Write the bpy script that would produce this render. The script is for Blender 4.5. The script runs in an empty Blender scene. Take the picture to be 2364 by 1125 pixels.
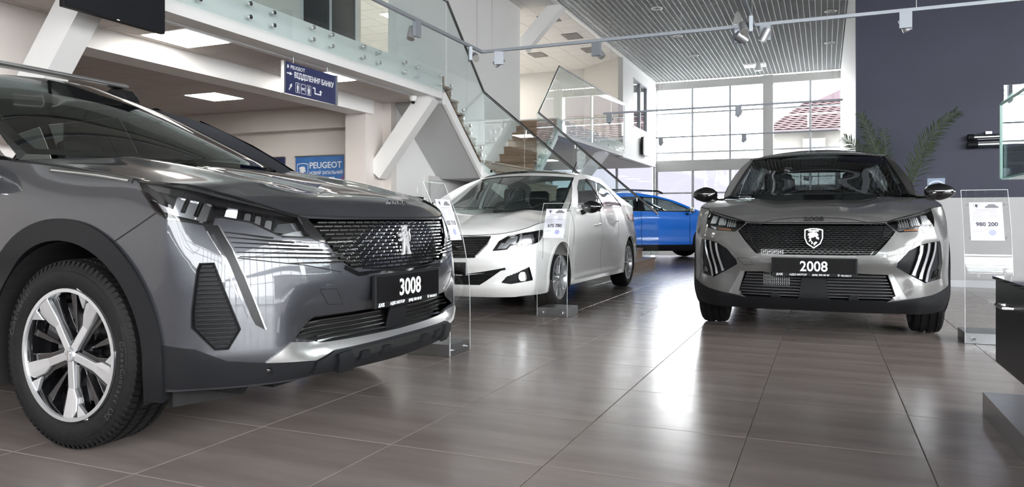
import bpy, bmesh, math, random
import numpy as np
from mathutils import Vector, Matrix
from mathutils.geometry import delaunay_2d_cdt
random.seed(7)
SC = bpy.context.scene
COL = SC.collection
PI = math.pi

# ------------------------------------------------------------------ camera
CAM_YAW = math.atan(721 / 1705)
cam_d = bpy.data.cameras.new('camera')
cam = bpy.data.objects.new('camera', cam_d); COL.objects.link(cam)
cam.location = (0, 0, .85)
cam.rotation_euler = (PI / 2, 0, CAM_YAW)
cam_d.sensor_width = 36; cam_d.lens = 36 * 1705 / 2364
cam_d.shift_y = -54.5 / 2364
cam_d.clip_end = 300
SC.camera = cam

# ------------------------------------------------------------------ sky, exposure
world = bpy.data.worlds.new('sky'); SC.world = world; world.use_nodes = True
wn = world.node_tree.nodes; wl = world.node_tree.links
bg = wn['Background']
_tc = wn.new('ShaderNodeTexCoord'); _sp = wn.new('ShaderNodeSeparateXYZ'); _cr = wn.new('ShaderNodeValToRGB')
wl.new(_tc.outputs['Generated'], _sp.inputs[0]); wl.new(_sp.outputs['Z'], _cr.inputs[0]); wl.new(_cr.outputs[0], bg.inputs[0])
_cr.color_ramp.elements[0].color = (1, .975, .94, 1); _cr.color_ramp.elements[1].color = (.95, .95, .95, 1)
bg.inputs[1].default_value = 5.0
SC.view_settings.view_transform = 'Standard'; SC.view_settings.look = 'None'
SC.view_settings.gamma = 1; SC.view_settings.use_curve_mapping = False
SC.view_settings.exposure = 2.0
SC.cycles.use_denoising = True
SC.cycles.max_bounces = 12; SC.cycles.transparent_max_bounces = 40
SC.cycles.glossy_bounces = 6; SC.cycles.diffuse_bounces = 6
SC.cycles.sample_clamp_indirect = 8
SC.cycles.caustics_reflective = False; SC.cycles.caustics_refractive = False

def portal(name, loc, rot, sx, sy):
    l = bpy.data.lights.new(name, 'AREA'); l.shape = 'RECTANGLE'; l.size = sx; l.size_y = sy
    l.cycles.is_portal = True
    o = bpy.data.objects.new(name, l); COL.objects.link(o); o.location = loc; o.rotation_euler = rot
portal('daylight_portal_far', (-2.2, 24.75, 2.75), (-PI / 2, 0, 0), 6, 5.3)
portal('daylight_portal_side', (8.9, -2.7, 2.75), (0, PI / 2, 0), 5.3, 12.6)
portal('daylight_portal_side_high', (8.9, 6.4, 3.9), (0, PI / 2, 0), 3.0, 5.6)
portal('daylight_portal_rear', (2, -8.9, 4.0), (PI / 2, 0, 0), 13, 2.9)

# ------------------------------------------------------------------ materials
MATS = {}
def mat(name, col, rough=.5, metal=0., coat=0., spec=None, emit=None, es=1., coat_rough=.03):
    if name in MATS: return MATS[name]
    m = bpy.data.materials.new(name); m.use_nodes = True
    b = m.node_tree.nodes['Principled BSDF']
    b.inputs['Base Color'].default_value = (*col, 1); b.inputs['Roughness'].default_value = rough
    b.inputs['Metallic'].default_value = metal
    b.inputs['Coat Weight'].default_value = coat; b.inputs['Coat Roughness'].default_value = coat_rough
    if spec is not None: b.inputs['Specular IOR Level'].default_value = spec
    if emit: b.inputs['Emission Color'].default_value = (*emit, 1); b.inputs['Emission Strength'].default_value = es
    MATS[name] = m; return m
def noise_col(m, c1, c2, scale=(1, 1, 1), detail=5, rough=None, bump=0., coord='Object', bscale=None):
    nt = m.node_tree; n = nt.nodes; l = nt.links; b = n['Principled BSDF']
    tc = n.new('ShaderNodeTexCoord'); mp = n.new('ShaderNodeMapping'); mp.inputs['Scale'].default_value = scale
    l.new(tc.outputs[coord], mp.inputs[0])
    nz = n.new('ShaderNodeTexNoise'); nz.inputs['Scale'].default_value = 1; nz.inputs['Detail'].default_value = detail
    l.new(mp.outputs[0], nz.inputs['Vector'])
    r = n.new('ShaderNodeValToRGB'); r.color_ramp.elements[0].position = .3; r.color_ramp.elements[1].position = .7
    r.color_ramp.elements[0].color = (*c1, 1); r.color_ramp.elements[1].color = (*c2, 1)
    l.new(nz.outputs['Fac'], r.inputs[0]); l.new(r.outputs[0], b.inputs['Base Color'])
    if rough:
        mr = n.new('ShaderNodeMapRange'); mr.inputs['To Min'].default_value = rough[0]; mr.inputs['To Max'].default_value = rough[1]
        l.new(nz.outputs['Fac'], mr.inputs['Value']); l.new(mr.outputs[0], b.inputs['Roughness'])
    if bump:
        bp = n.new('ShaderNodeBump'); bp.inputs['Strength'].default_value = bump; bp.inputs['Distance'].default_value = .002
        l.new(nz.outputs['Fac'], bp.inputs['Height']); l.new(bp.outputs[0], b.inputs['Normal'])
    return m
def glass(name, tint=(1, 1, 1), f0=.05, gain=1.):
    # thin clear sheet: Schlick reflection over straight-through transmission
    if name in MATS: return MATS[name]
    m = bpy.data.materials.new(name); m.use_nodes = True; nt = m.node_tree; n = nt.nodes; l = nt.links
    n.remove(n['Principled BSDF']); out = n['Material Output']
    g = n.new('ShaderNodeNewGeometry'); d = n.new('ShaderNodeVectorMath'); d.operation = 'DOT_PRODUCT'
    l.new(g.outputs['Normal'], d.inputs[0]); l.new(g.outputs['Incoming'], d.inputs[1])
    def M(op, a, b=None):
        x = n.new('ShaderNodeMath'); x.operation = op
        for i, v in enumerate((a, b)):
            if v is None: continue
            if isinstance(v, (int, float)): x.inputs[i].default_value = v
            else: l.new(v, x.inputs[i])
        return x.outputs[0]
    a = M('ABSOLUTE', d.outputs['Value']); p = M('POWER', M('SUBTRACT', 1., a), 5.)
    f = M('MINIMUM', M('ADD', M('MULTIPLY', p, (1 - f0) * gain), f0), 1.)
    t = n.new('ShaderNodeBsdfTransparent'); t.inputs[0].default_value = (*tint, 1)
    gl = n.new('ShaderNodeBsdfGlossy'); gl.inputs['Roughness'].default_value = 0.0
    mx = n.new('ShaderNodeMixShader'); l.new(f, mx.inputs[0]); l.new(t.outputs[0], mx.inputs[1]); l.new(gl.outputs[0], mx.inputs[2])
    l.new(mx.outputs[0], out.inputs[0]); MATS[name] = m; return m

WHITE = mat('white_paint', (.84, .84, .835), .55)
BEIGE = mat('beige_plaster', (.70, .655, .625), .6)
noise_col(BEIGE, (.69, .645, .615), (.72, .675, .645), (3, 3, 3))
GREYW = mat('grey_plaster', (.52, .51, .49), .6)
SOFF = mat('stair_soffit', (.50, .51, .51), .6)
NAVY = mat('navy_wall', (.032, .036, .068), .55)
noise_col(NAVY, (.030, .034, .064), (.035, .039, .073), (1.5, 1.5, 1.5))
NAVYS = mat('navy_sign', (.028, .034, .105), .4)
ALU = mat('anodised_aluminium', (.55, .56, .58), .32, 1.)
noise_col(ALU, (.52, .53, .55), (.58, .59, .61), (4, 120, 120))
FRAME = mat('window_frame_grey', (.50, .52, .55), .4, .2)
TRACK = mat('track_grey', (.33, .36, .40), .4, .4)
CHROME = mat('chrome', (.86, .87, .88), .07, 1.)
STEEL = mat('steel_rail', (.40, .41, .42), .2, 1.)
BLACKP = mat('black_plastic', (.010, .0105, .012), .5, spec=.2)
noise_col(BLACKP, (.009, .0095, .011), (.012, .0125, .0145), (400, 400, 400), bump=.25)
GLOSSB = mat('gloss_black', (.006, .006, .007), .08, 0, 1.)
DARK = mat('dark_void', (.006, .006, .006), .8)
RUBBER = mat('tyre_rubber', (.008, .008, .0085), .6, spec=.25)
noise_col(RUBBER, (.006, .006, .0065), (.011, .011, .0115), (60, 60, 60), bump=.3)
TXT = mat('white_print', (.85, .86, .88), .5)
PAPER = mat('paper', (.80, .80, .88), .6)
INK = mat('dark_print', (.05, .05, .07), .6)
INKG = mat('grey_print', (.40, .40, .47), .6)
STAMP = mat('stamp_blue', (.42, .44, .72), .6)
TEAL = glass('balustrade_glass', (.94, .98, .975), .05)
CLEAR = glass('acrylic_clear', (.965, .97, .97), .05)
PANE = glass('facade_glass', (.93, .95, .97), .05)
FROST = mat('unused_frost', (.8, .8, .8))
LED = mat('led_panel', (1, 1, 1), .5, emit=(1, .95, .87), es=4.5)
WOOD = mat('walnut_tread', (.30, .20, .14), .35)
noise_col(WOOD, (.17, .105, .07), (.33, .225, .155), (14, 1.2, 14), 6, rough=(.25, .45))
WOODX = mat('walnut_riser', (.30, .20, .14), .35)
noise_col(WOODX, (.19, .12, .08), (.36, .25, .175), (1.3, 1.3, 26), 6, rough=(.3, .5))
TILE = mat('floor_tile', (.1, .09, .085), .2)
noise_col(TILE, (.215, .180, .166), (.295, .254, .236), (1.2, 7, 1), 8, rough=(.16, .30))
_b = TILE.node_tree.nodes['Principled BSDF']; _b.inputs['Specular IOR Level'].default_value = .5
GROUT = mat('grout', (.24, .23, .22), .8)
CTILE = mat('ceiling_tile', (.66, .645, .625), .8)
noise_col(CTILE, (.62, .605, .585), (.70, .685, .665), (90, 90, 90), 2, bump=.2)
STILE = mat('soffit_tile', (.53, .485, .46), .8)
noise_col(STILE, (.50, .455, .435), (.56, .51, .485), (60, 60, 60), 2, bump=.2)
CGRID = mat('ceiling_grid_bar', (.60, .60, .60), .7)
SLATM = mat('louvre_slat', (.62, .63, .63), .5, .0)
VOID = mat('plenum', (.22, .225, .23), .9)

# ------------------------------------------------------------------ helpers
def props(o, label=None, cat=None, group=None, kind=None):
    if label: o['label'] = label
    if cat: o['category'] = cat
    if group: o['group'] = group
    if kind: o['kind'] = kind
    return o
def link(name, me, m=None, parent=None):
    o = bpy.data.objects.new(name, me); COL.objects.link(o)
    if m is not None and me is not None and len(me.materials) == 0: me.materials.append(m)
    if parent is not None: o.parent = parent
    return o
def empty(name, loc=(0, 0, 0), rz=0, label=None, cat=None, group=None, kind=None):
    o = bpy.data.objects.new(name, None); COL.objects.link(o); o.location = loc; o.rotation_euler = (0, 0, rz)
    o.empty_display_size = .1
    return props(o, label, cat, group, kind)
def dup(o, parent=None, loc=None, rz=None, name=None):
    c = o.copy(); COL.objects.link(c)
    if parent is not None: c.parent = parent
    if loc is not None: c.location = loc
    if rz is not None: c.rotation_euler = (0, 0, rz)
    for ch in list(o.children): dup(ch, c)
    return c
class MB:
    def __init__(s): s.v = []; s.f = []
    def add(s, v, f):
        k = len(s.v); s.v += [tuple(map(float, p)) for p in v]; s.f += [tuple(i + k for i in q) for q in f]; return s
    def box(s, x0, x1, y0, y1, z0, z1):
        return s.add([(x0, y0, z0), (x1, y0, z0), (x1, y1, z0), (x0, y1, z0), (x0, y0, z1), (x1, y0, z1), (x1, y1, z1), (x0, y1, z1)],
                     [(0, 3, 2, 1), (4, 5, 6, 7), (0, 1, 5, 4), (1, 2, 6, 5), (2, 3, 7, 6), (3, 0, 4, 7)])
    def prism(s, poly, vec):
        n = len(poly); v = [Vector(p) for p in poly]; e = Vector(vec)
        return s.add(v + [p + e for p in v], [tuple(range(n - 1, -1, -1)), tuple(range(n, 2 * n))] + [(i, (i + 1) % n, n + (i + 1) % n, n + i) for i in range(n)])
    def cyl(s, p0, p1, r, seg=12, r2=None, caps=True):
        p0 = Vector(p0); p1 = Vector(p1); d = (p1 - p0).normalized(); a = d.orthogonal().normalized(); b = d.cross(a)
        r2 = r if r2 is None else r2; v = []
        for p, q in ((p0, r), (p1, r2)):
            v += [p + (a * math.cos(2 * PI * i / seg) + b * math.sin(2 * PI * i / seg)) * q for i in range(seg)]
        f = [(i, (i + 1) % seg, seg + (i + 1) % seg, seg + i) for i in range(seg)]
        if caps: f += [tuple(range(seg - 1, -1, -1)), tuple(range(seg, 2 * seg))]
        return s.add(v, f)
    def tube(s, path, r, seg=8, closed=False):
        path = [Vector(p) for p in path]; n = len(path); rr = r if isinstance(r, (list, tuple)) else [r] * n; v = []; a = None
        for i, p in enumerate(path):
            d = (path[(i + 1) % n] - path[i - 1]) if closed else (path[min(i + 1, n - 1)] - path[max(i - 1, 0)])
            d.normalize()
            a = d.orthogonal().normalized() if a is None else (a - d * a.dot(d)).normalized()
            b = d.cross(a)
            v += [p + (a * math.cos(2 * PI * k / seg) + b * math.sin(2 * PI * k / seg)) * rr[i] for k in range(seg)]
        f = []
        for i in range(n if closed else n - 1):
            j = (i + 1) % n
            f += [(i * seg + k, i * seg + (k + 1) % seg, j * seg + (k + 1) % seg, j * seg + k) for k in range(seg)]
        if not closed: f += [tuple(range(seg - 1, -1, -1)), tuple(range((n - 1) * seg, n * seg))]
        return s.add(v, f)
    def lathe(s, prof, axis='y', seg=32, closed=False, c=(0, 0, 0)):
        # prof: list of (radius, along)
        v = []
        for r, h in prof:
            for k in range(seg):
                q = 2 * PI * k / seg; A, B = r * math.cos(q), r * math.sin(q)
                p = {'y': (A, h, B), 'x': (h, A, B), 'z': (A, B, h)}[axis]
                v.append((p[0] + c[0], p[1] + c[1], p[2] + c[2]))
        n = len(prof); f = []
        for i in range(n if closed else n - 1):
            j = (i + 1) % n
            for k in range(seg): f.append((i * seg + k, i * seg + (k + 1) % seg, j * seg + (k + 1) % seg, j * seg + k))
        return s.add(v, f)
    def grid(s, P, nu, nv):
        v = [P(i / nu, j / nv) for j in range(nv + 1) for i in range(nu + 1)]
        return s.add(v, [(j * (nu + 1) + i, j * (nu + 1) + i + 1, (j + 1) * (nu + 1) + i + 1, (j + 1) * (nu + 1) + i) for j in range(nv) for i in range(nu)])
    def mesh(s, name, smooth=None, recalc=True):
        me = bpy.data.meshes.new(name); me.from_pydata(s.v, [], s.f); me.update()
        if recalc:
            bm = bmesh.new(); bm.from_mesh(me); bmesh.ops.recalc_face_normals(bm, faces=bm.faces); bm.to_mesh(me); bm.free()
        if smooth is not None:
            me.polygons.foreach_set('use_smooth', [True] * len(me.polygons))
            if smooth < 179: me.set_sharp_from_angle(angle=math.radians(smooth))
        return me
    def build(s, name, m, parent=None, smooth=None, label=None, cat=None, group=None, kind=None, bevel=0):
        o = link(name, s.mesh(name, smooth), m, parent)
        if bevel:
            b = o.modifiers.new('edge', 'BEVEL'); b.width = bevel; b.segments = 2; b.limit_method = 'ANGLE'
        return props(o, label, cat, group, kind)
def BOX(name, m, x0, x1, y0, y1, z0, z1, parent=None, **k): return MB().box(x0, x1, y0, y1, z0, z1).build(name, m, parent, **k)
def text(name, body, size, m, parent, M, depth=.0008, align='CENTER', bold=0., xs=1.):
    cu = bpy.data.curves.new('t', 'FONT'); cu.body = body; cu.size = size; cu.align_x = align; cu.extrude = depth; cu.offset = bold
    cu.resolution_u = 3
    t = bpy.data.objects.new('t', cu); COL.objects.link(t)
    me = bpy.data.meshes.new_from_object(t.evaluated_get(bpy.context.evaluated_depsgraph_get()))
    bpy.data.objects.remove(t); bpy.data.curves.remove(cu)
    if xs != 1: me.transform(Matrix.Diagonal((xs, 1, 1, 1)))
    me.transform(M); me.materials.clear()
    return link(name, me, m, parent)
def frame_mat(origin, xdir, ydir):
    x = Vector(xdir).normalized(); y = Vector(ydir).normalized(); z = x.cross(y)
    return Matrix(((x.x, y.x, z.x, origin[0]), (x.y, y.y, z.y, origin[1]), (x.z, y.z, z.z, origin[2]), (0, 0, 0, 1)))
def flat(name, poly, m, parent, M, depth=.001, **k):
    me = MB().prism([(a, b, 0) for a, b in poly], (0, 0, depth)).mesh(name); me.transform(M)
    return props(link(name, me, m, parent), **k)

# ================================================================== THE PLACE
XM = -5.22; ZM = 3.02; ZS = 2.65; ZC = 5.45; YF = 24.9; XW = -6.05
XE = 9.0; YR = -9.0
CA, SA = math.cos(CAM_YAW), math.sin(CAM_YAW)
def pix(X, Y, Z):
    d = -SA * X + CA * Y
    if d < .05: return None
    return 1182 + 1705 * (CA * X + SA * Y) / d, 508 - 1705 * (Z - .85) / d, d
def in_view(X, Y, Z, mrg=40):
    p = pix(X, Y, Z)
    return p is not None and -mrg < p[0] < 2364 + mrg and -mrg < p[1] < 1125 + mrg
def pieces(parent, name, cells, m, z0, z1, gap, limit=300, up=True, chamfer=.002):
    """cells: (x0,x1,y0,y1); the largest in view become parts, the rest one joined part"""
    sc = []
    for c in cells:
        cx, cy = (c[0] + c[1]) / 2, (c[2] + c[3]) / 2
        vis = any(in_view(x, y, z0) for x in c[:2] for y in c[2:])
        p = pix(cx, cy, z0)
        a = 0
        if vis and p: a = (c[1] - c[0]) * (c[3] - c[2]) * abs(z0 - .85) / p[2] ** 3
        sc.append((a, c))
    sc.sort(key=lambda t: -t[0])
    cache = {}; rest = MB()
    for i, (a, c) in enumerate(sc):
        w, h = round(c[1] - c[0] - gap, 3), round(c[3] - c[2] - gap, 3)
        if a > 0 and i < limit:
            if (w, h) not in cache:
                e = chamfer; zt, zb = (z1, z0) if up else (z0, z1); zi = zt - e if up else zt + e
                x, y = w / 2, h / 2
                v = [(-x, -y, zb), (x, -y, zb), (x, y, zb), (-x, y, zb), (-x, -y, zi), (x, -y, zi), (x, y, zi), (-x, y, zi),
                     (-x + e, -y + e, zt), (x - e, -y + e, zt), (x - e, y - e, zt), (-x + e, y - e, zt)]
                f = [(0, 3, 2, 1), (8, 9, 10, 11)] + [(k, (k + 1) % 4, 4 + (k + 1) % 4, 4 + k) for k in range(4)] + [(4 + k, 4 + (k + 1) % 4, 8 + (k + 1) % 4, 8 + k) for k in range(4)]
                me = MB().add(v, f).mesh(name); me.materials.append(m); cache[(w, h)] = me
            o = link(name, cache[(w, h)], None, parent); o.location = ((c[0] + c[1]) / 2, (c[2] + c[3]) / 2, 0)
        else:
            g = gap / 2; rest.box(c[0] + g, c[1] - g, c[2] + g, c[3] - g, min(z0, z1), max(z0, z1))
    if rest.v: props(rest.build(name + '_field', m, parent), kind='stuff')

# ---------------- floor
floor = BOX('floor', GROUT, -13.2, XE + .2, YR - .2, YF + .2, -.12, -.004, label='brown-grey glossy porcelain tile floor of the showroom', kind='structure')
TP = .6145
cells = []
x0 = -.28 - 21 * TP; y0 = 2.395 - 19 * TP
for i in range(37):
    for j in range(44):
        cells.append((x0 + i * TP, x0 + (i + 1) * TP, y0 + j * TP, y0 + (j + 1) * TP))
pieces(floor, 'floor_tile', cells, TILE, -.004, 0., .0035, up=True, chamfer=.0012)

# ---------------- open louvre ceiling
ceil = BOX('ceiling', VOID, XM, XE + .2, YR - .2, YF + .2, ZC + .16, ZC + .3, label='dark plenum with grey open-cell louvre ceiling over the showroom', kind='structure')
lo = MB().box(-.006, .006, YR, YF, ZC, ZC + .05).mesh('louvre_slat'); lo.materials.append(SLATM)
cr = MB().box(XM, XE, -.004, .004, ZC + .012, ZC + .05).mesh('louvre_cross_slat'); cr.materials.append(SLATM)
rest = MB()
for i in range(1, 118):
    x = XM + i * .12
    if x < .9:
        o = link('louvre_slat', lo, None, ceil); o.location = (x, 0, 0)
    else: rest.box(x - .006, x + .006, YR, YF, ZC, ZC + .05)
for j in range(0, 282):
    y = YR + j * .12
    if y > 12.5:
        o = link('louvre_cross_slat', cr, None, ceil); o.location = (0, y, 0)
    else: rest.box(XM, XE, y - .004, y + .004, ZC + .012, ZC + .05)
props(rest.build('louvre_field', SLATM, ceil), kind='stuff')
for i, (x, y) in enumerate([(-3.35, 16.0), (-3.37, 18.6), (-3.35, 21.0), (.13, 17.7), (.12, 20.85), (-1.0, 12.0), (2, 3), (2, -3)]):
    t = empty('downlight', (x, y, ZC), 0, ['white downlight over the stair foot in the louvre ceiling', 'white downlight in the louvre ceiling, second along the mezzanine side', 'white downlight in the louvre ceiling closest to the glass front on the mezzanine side', 'white downlight high beside the navy wall edge', 'white downlight beside the navy wall edge, nearer the glass front', 'white downlight over the grey crossover', 'white downlight above the street side', 'white downlight above the rear of the showroom'][i], 'downlight', 'recessed downlights of the louvre ceiling')
    MB().lathe([(.13, 0), (.13, -.012), (.10, -.02), (.085, .03)], 'z', 20).build('trim_ring', WHITE, t, 40)
    MB().lathe([(.085, .03), (.05, .09), (.0, .1)], 'z', 20).build('reflector', CHROME, t, 40)
for i, (x, y, l) in enumerate([(-1.77, 17.0, 'white conical smoke detector hanging from the louvre ceiling above the track corner'), (-1.77, 22.6, 'white conical smoke detector hanging beside the far ceiling vent')]):
    t = empty('smoke_detector', (x, y, ZC), 0, l, 'smoke detector')
    MB().lathe([(.03, 0), (.05, -.02), (.10, -.22), (.10, -.25), (0, -.27)], 'z', 20).build('housing', WHITE, t, 40)
    MB().cyl((0, 0, .05), (0, 0, -.02), .03).build('base', WHITE, t)
t = empty('air_diffuser', (-1.9, 23.0, ZC), 0, 'white slatted air diffuser set in the louvre ceiling near the glass front', 'vent')
for k in range(5): BOX('slat', WHITE, -.3, .3, -.25 + k * .11, -.20 + k * .11, -.03, -.005, t)
BOX('vent_plate', WHITE, -.32, .32, -.3, .3, -.004, .01, t)

# ---------------- mezzanine slabs
BOX('mezzanine_slab', WHITE, -13, XM, YR, 9.69, ZS, ZM, label='white edged mezzanine floor slab over the entrance side', kind='structure')
BOX('mezzanine_slab', WHITE, -13, XM, 14.775, YF, ZS, ZM, label='white edged mezzanine floor slab at the glass front', kind='structure')
BOX('mezzanine_slab', WHITE, -13, XW - .2, 9.69, 14.75, ZS, ZM, label='mezzanine floor slab behind the stair wall', kind='structure')
# soffits of square tiles
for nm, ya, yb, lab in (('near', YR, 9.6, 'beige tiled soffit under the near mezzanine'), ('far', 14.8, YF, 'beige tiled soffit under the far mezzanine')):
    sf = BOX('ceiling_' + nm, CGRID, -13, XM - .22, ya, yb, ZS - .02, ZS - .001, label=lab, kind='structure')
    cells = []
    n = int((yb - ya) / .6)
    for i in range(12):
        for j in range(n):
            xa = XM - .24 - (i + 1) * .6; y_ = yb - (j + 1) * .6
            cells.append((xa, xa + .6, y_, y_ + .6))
    pieces(sf, 'soffit_tile', cells, STILE if nm == 'near' else mat('soffit_tile_brightened', (.78, .755, .73), .8), ZS - .02, ZS - .026, .008, 300, up=False)  # far tiles painted paler to stand in for missing light
# recessed light panels in near soffit, plus unseen ones added to brighten far soffit
for (x, y, l) in [(-5.73, 5.4, 'bright square ceiling light panel beside the hanging television'), (-8.06, 8.1, 'bright square ceiling light panel deeper under the mezzanine'), (-5.73, 7.55, 'bright square ceiling light panel behind the blue direction sign'), (-8.06, 5.1, 'square ceiling light panel hidden by the big grey car roof'), (-7.6, 16.2, 'added unseen light panel in the far soffit behind the staircase'), (-7.6, 18.4, 'added unseen light panel in the far soffit behind the raking strut'), (-7.6, 20.6, 'added unseen light panel in the far soffit close to the glass front')]:
    t = empty('ceiling_light', (x, y, ZS - .026), 0, l, 'ceiling light', 'square light panels under the mezzanine')
    MB().box(-.295, .295, -.295, .295, -.008, 0).build('frame', WHITE, t)
    BOX('diffuser', LED, -.275, .275, -.275, .275, -.012, -.0082, t)
BOX('mezzanine_beam', WHITE, -6.5, -6.16, 4.46, 9.3, 2.42, ZS - .026, label='white downstand beam running under the mezzanine', kind='structure')
BOX('column', BEIGE, -6.56, -6.2, 9.15, 9.6, 0, ZS - .026, label='beige square column at the end of the beam', kind='structure')
BOX('wall_alcove', BEIGE, -13, XW, 9.6, 9.75, 0, ZS, label='beige wall with posters under the mezzanine', kind='structure')
BOX('trim_1', BEIGE, -13, -6.56, 9.45, 9.6, 2.28, ZS - .026, label='beige bulkhead along the top of the poster wall', kind='structure')
BOX('wall_stair', WHITE, XW - .15, XW, 9.75, 14.75, 0, ZC + .1, label='tall white wall behind the staircase', kind='structure')
BOX('wall_left', BEIGE, -13.2, -13, YR, YF, 0, ZC + .1, label='beige end wall', kind='structure')
MB().box(-6.35, -6.17, YR, 4.45, 0, ZS - .026).build('wall_partition', BEIGE, label='beige partition wall under the near mezzanine', kind='structure')
BOX('wall_upper_near', GREYW, -6.85, -6.7, YR, 9.75, ZM, ZC - .03, label='grey wall along the near mezzanine', kind='structure')
w = empty('window_7', (-6.69, 8.95, 4.1), 0, 'dark glazed panel in the upper grey wall', None, None, 'structure')
BOX('pane', mat('dark_pane', (.03, .032, .036), .12), -.005, .004, -.62, .62, -1.05, 1.1, w)
for y in (-.66, -.02, .62): BOX('window_frame', FRAME, -.005, .02, y, y + .04, -1.05, 1.1, w)
# raking struts carrying the slab edge
def strut(y0, y1, a, b, w, lab):
    d = Vector((b[0] - a[0], 0, b[1] - a[1])).normalized(); n = Vector((-d.z, 0, d.x)) * w / 2
    A = Vector((a[0], y0, a[1])); B = Vector((b[0], y0, b[1]))
    MB().prism([A - n, B - n, B + n, A + n], (0, y1 - y0, 0)).build('strut', WHITE, label=lab, kind='structure')
strut(9.35, 9.55, (-6.2, 1.55), (-5.3, 2.66), .26, 'white raking strut from the column to the slab edge')
strut(3.9, 4.1, (-6.16, 1.54), (-5.27, 2.62), .27, 'white raking strut behind the big grey car')
strut(18.6, 18.85, (-6.2, 1.6), (-5.3, 2.66), .26, 'white raking strut under the far mezzanine')
strut(14.8, 15.0, (XW, 4.6), (-5.2, ZC), .3, 'white raking strut at the upper ceiling')
# upper ceiling above the mezzanine
uc = BOX('ceiling_upper', CGRID, -13, XM, YR, YF, ZC - .02, ZC, label='white tiled ceiling above the mezzanine', kind='structure')
BOX('trim_2', WHITE, XM - .04, XM + .04, YR, YF, ZC - .03, ZC + .12, label='white edge strip between the two ceilings', kind='structure')
cells = []
for i in range(12):
    for j in range(50):
        xa = XM - .05 - (i + 1) * .6; y_ = 21.4 - (j + 1) * .6
        if y_ > YR: cells.append((xa, xa + .6, y_, y_ + .6))
pieces(uc, 'ceiling_tile', cells, CTILE, ZC - .02, ZC - .026, .012, 300, up=False)
for (x, y, l) in [(-5.75, 15.76, 'dark square louvred vent in the upper tiled ceiling nearest the stairs'), (-5.77, 17.5, 'dark square louvred vent above the far balustrade'), (-5.78, 19.1, 'dark louvred vent at the ceiling edge near the grey wall'), (-7.3, 19.1, 'dark louvred vent deep in the upper tiled ceiling'), (-7.35, 17.4, 'dark louvred vent cut off by the tall white wall')]:
    t = empty('ceiling_vent', (x, y, ZC - .027), 0, l, 'vent', 'vents of the upper ceiling')
    BOX('vent_recess', DARK, -.2, .2, -.28, .28, -.006, 0, t)
    for k in range(5): BOX('vent_slat', mat('vent_grey', (.30, .29, .28), .5), -.2, .2, -.27 + k * .12, -.20 + k * .12, -.02, -.007, t)
t = empty('security_camera', (-5.43, 9.2, ZS - .026), 0, 'small white dome security camera under the slab edge', 'camera')
MB().lathe([(.0, 0), (.055, 0), (.055, -.03), (.04, -.07), (0, -.085)], 'z', 20).build('housing', WHITE, t, 40)
MB().lathe([(.0, -.115), (.028, -.1), (.032, -.07)], 'z', 16).build('lens', GLOSSB, t, 60)
# upper rooms at the far end
fr = MB()
XR = XM + .006; fr.box(XM - .15, XR, 20.35, 21.55, ZS - .03, ZC); fr.box(XM - .15, XR, 23.42, YF, ZS - .03, ZC); fr.box(XM - .15, XR, 21.55, 23.42, ZS - .03, 3.6); fr.box(XM - .15, XR, 21.55, 23.42, 5.08, ZC)
fr.build('wall_upper_room', WHITE, label='white wall of the upper room with an inner window', kind='structure')
MB().prism([(XM, 20.35, ZS), (-6.64, 21.5, ZS), (-6.7, 21.4, ZS), (XM - .1, 20.22, ZS)], (0, 0, ZC - ZS)).build('wall_angle', GREYW, label='grey angled wall of the upper room', kind='structure')
BOX('wall_back_upper', GREYW, -13, -6.6, 21.5, 21.65, ZM, ZC, label='grey wall at the back of the far mezzanine', kind='structure')
w = empty('window_1', (XM, 22.48, 4.34), 0, 'grey framed inner window of the upper room', None, None, 'structure')
for y in (-.93, -.02, .89): BOX('window_frame', FRAME, -.1, .01, y, y + .05, -.74, .74, w)
for z in (-.74, .69): BOX('window_frame', FRAME, -.1, .01, -.93, .94, z, z + .05, w)
for y in (-.88, .03): BOX('pane', PANE, -.05, -.044, y, y + .86, -.69, .69, w)
BOX('wall_upper_inner', GREYW, -13, XM - .15, 24.7, 24.8, ZM, ZC, label='inner wall of the upper room', kind='structure')
t = empty('wall_screen', (XM + .02, 22.75, 3.12), 0, 'white flat wall panel hanging below the inner window', 'wall panel')
MB().box(.10, .14, -.42, .42, -.29, .29).build('panel_front', WHITE, t, bevel=.01)
MB().box(-.02, .03, -.1, .1, -.1, .1).build('bracket', DARK, t)
MB().box(.03, .0995, -.40, .40, -.27, .27).build('housing', BLACKP, t)
# space under the far mezzanine
BOX('wall_under', WHITE, -9.2, -9.05, 14.75, YF, 0, ZS, label='white wall deep under the far mezzanine', kind='structure')
d = empty('door_1', (XW, 11.5, 0), 0, 'white door under the stair landing', None, None, 'structure')
BOX('door_leaf', WHITE, .005, .04, -.78, .78, 0, 1.5, d)
BOX('door_frame', mat('door_frame_grey', (.62, .62, .61), .5), .001, .06, -.86, -.781, 0, 1.4995, d); BOX('door_frame', MATS['door_frame_grey'], .001, .06, .781, .86, 0, 1.4995, d); BOX('door_frame', MATS['door_frame_grey'], .0, .06, -.86, .86, 1.5, 1.58, d)
MB().tube([(.04, .6, 1.0), (.08, .6, 1.0), (.08, .5, 1.0)], .01).build('door_handle', CHROME, d)
sw = BOX('light_switch', WHITE, XW + .001, XW + .014, 10.38, 10.47, 1.28, 1.38, label='white light switch on the wall by the stair door', cat='switch', bevel=.003)

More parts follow.
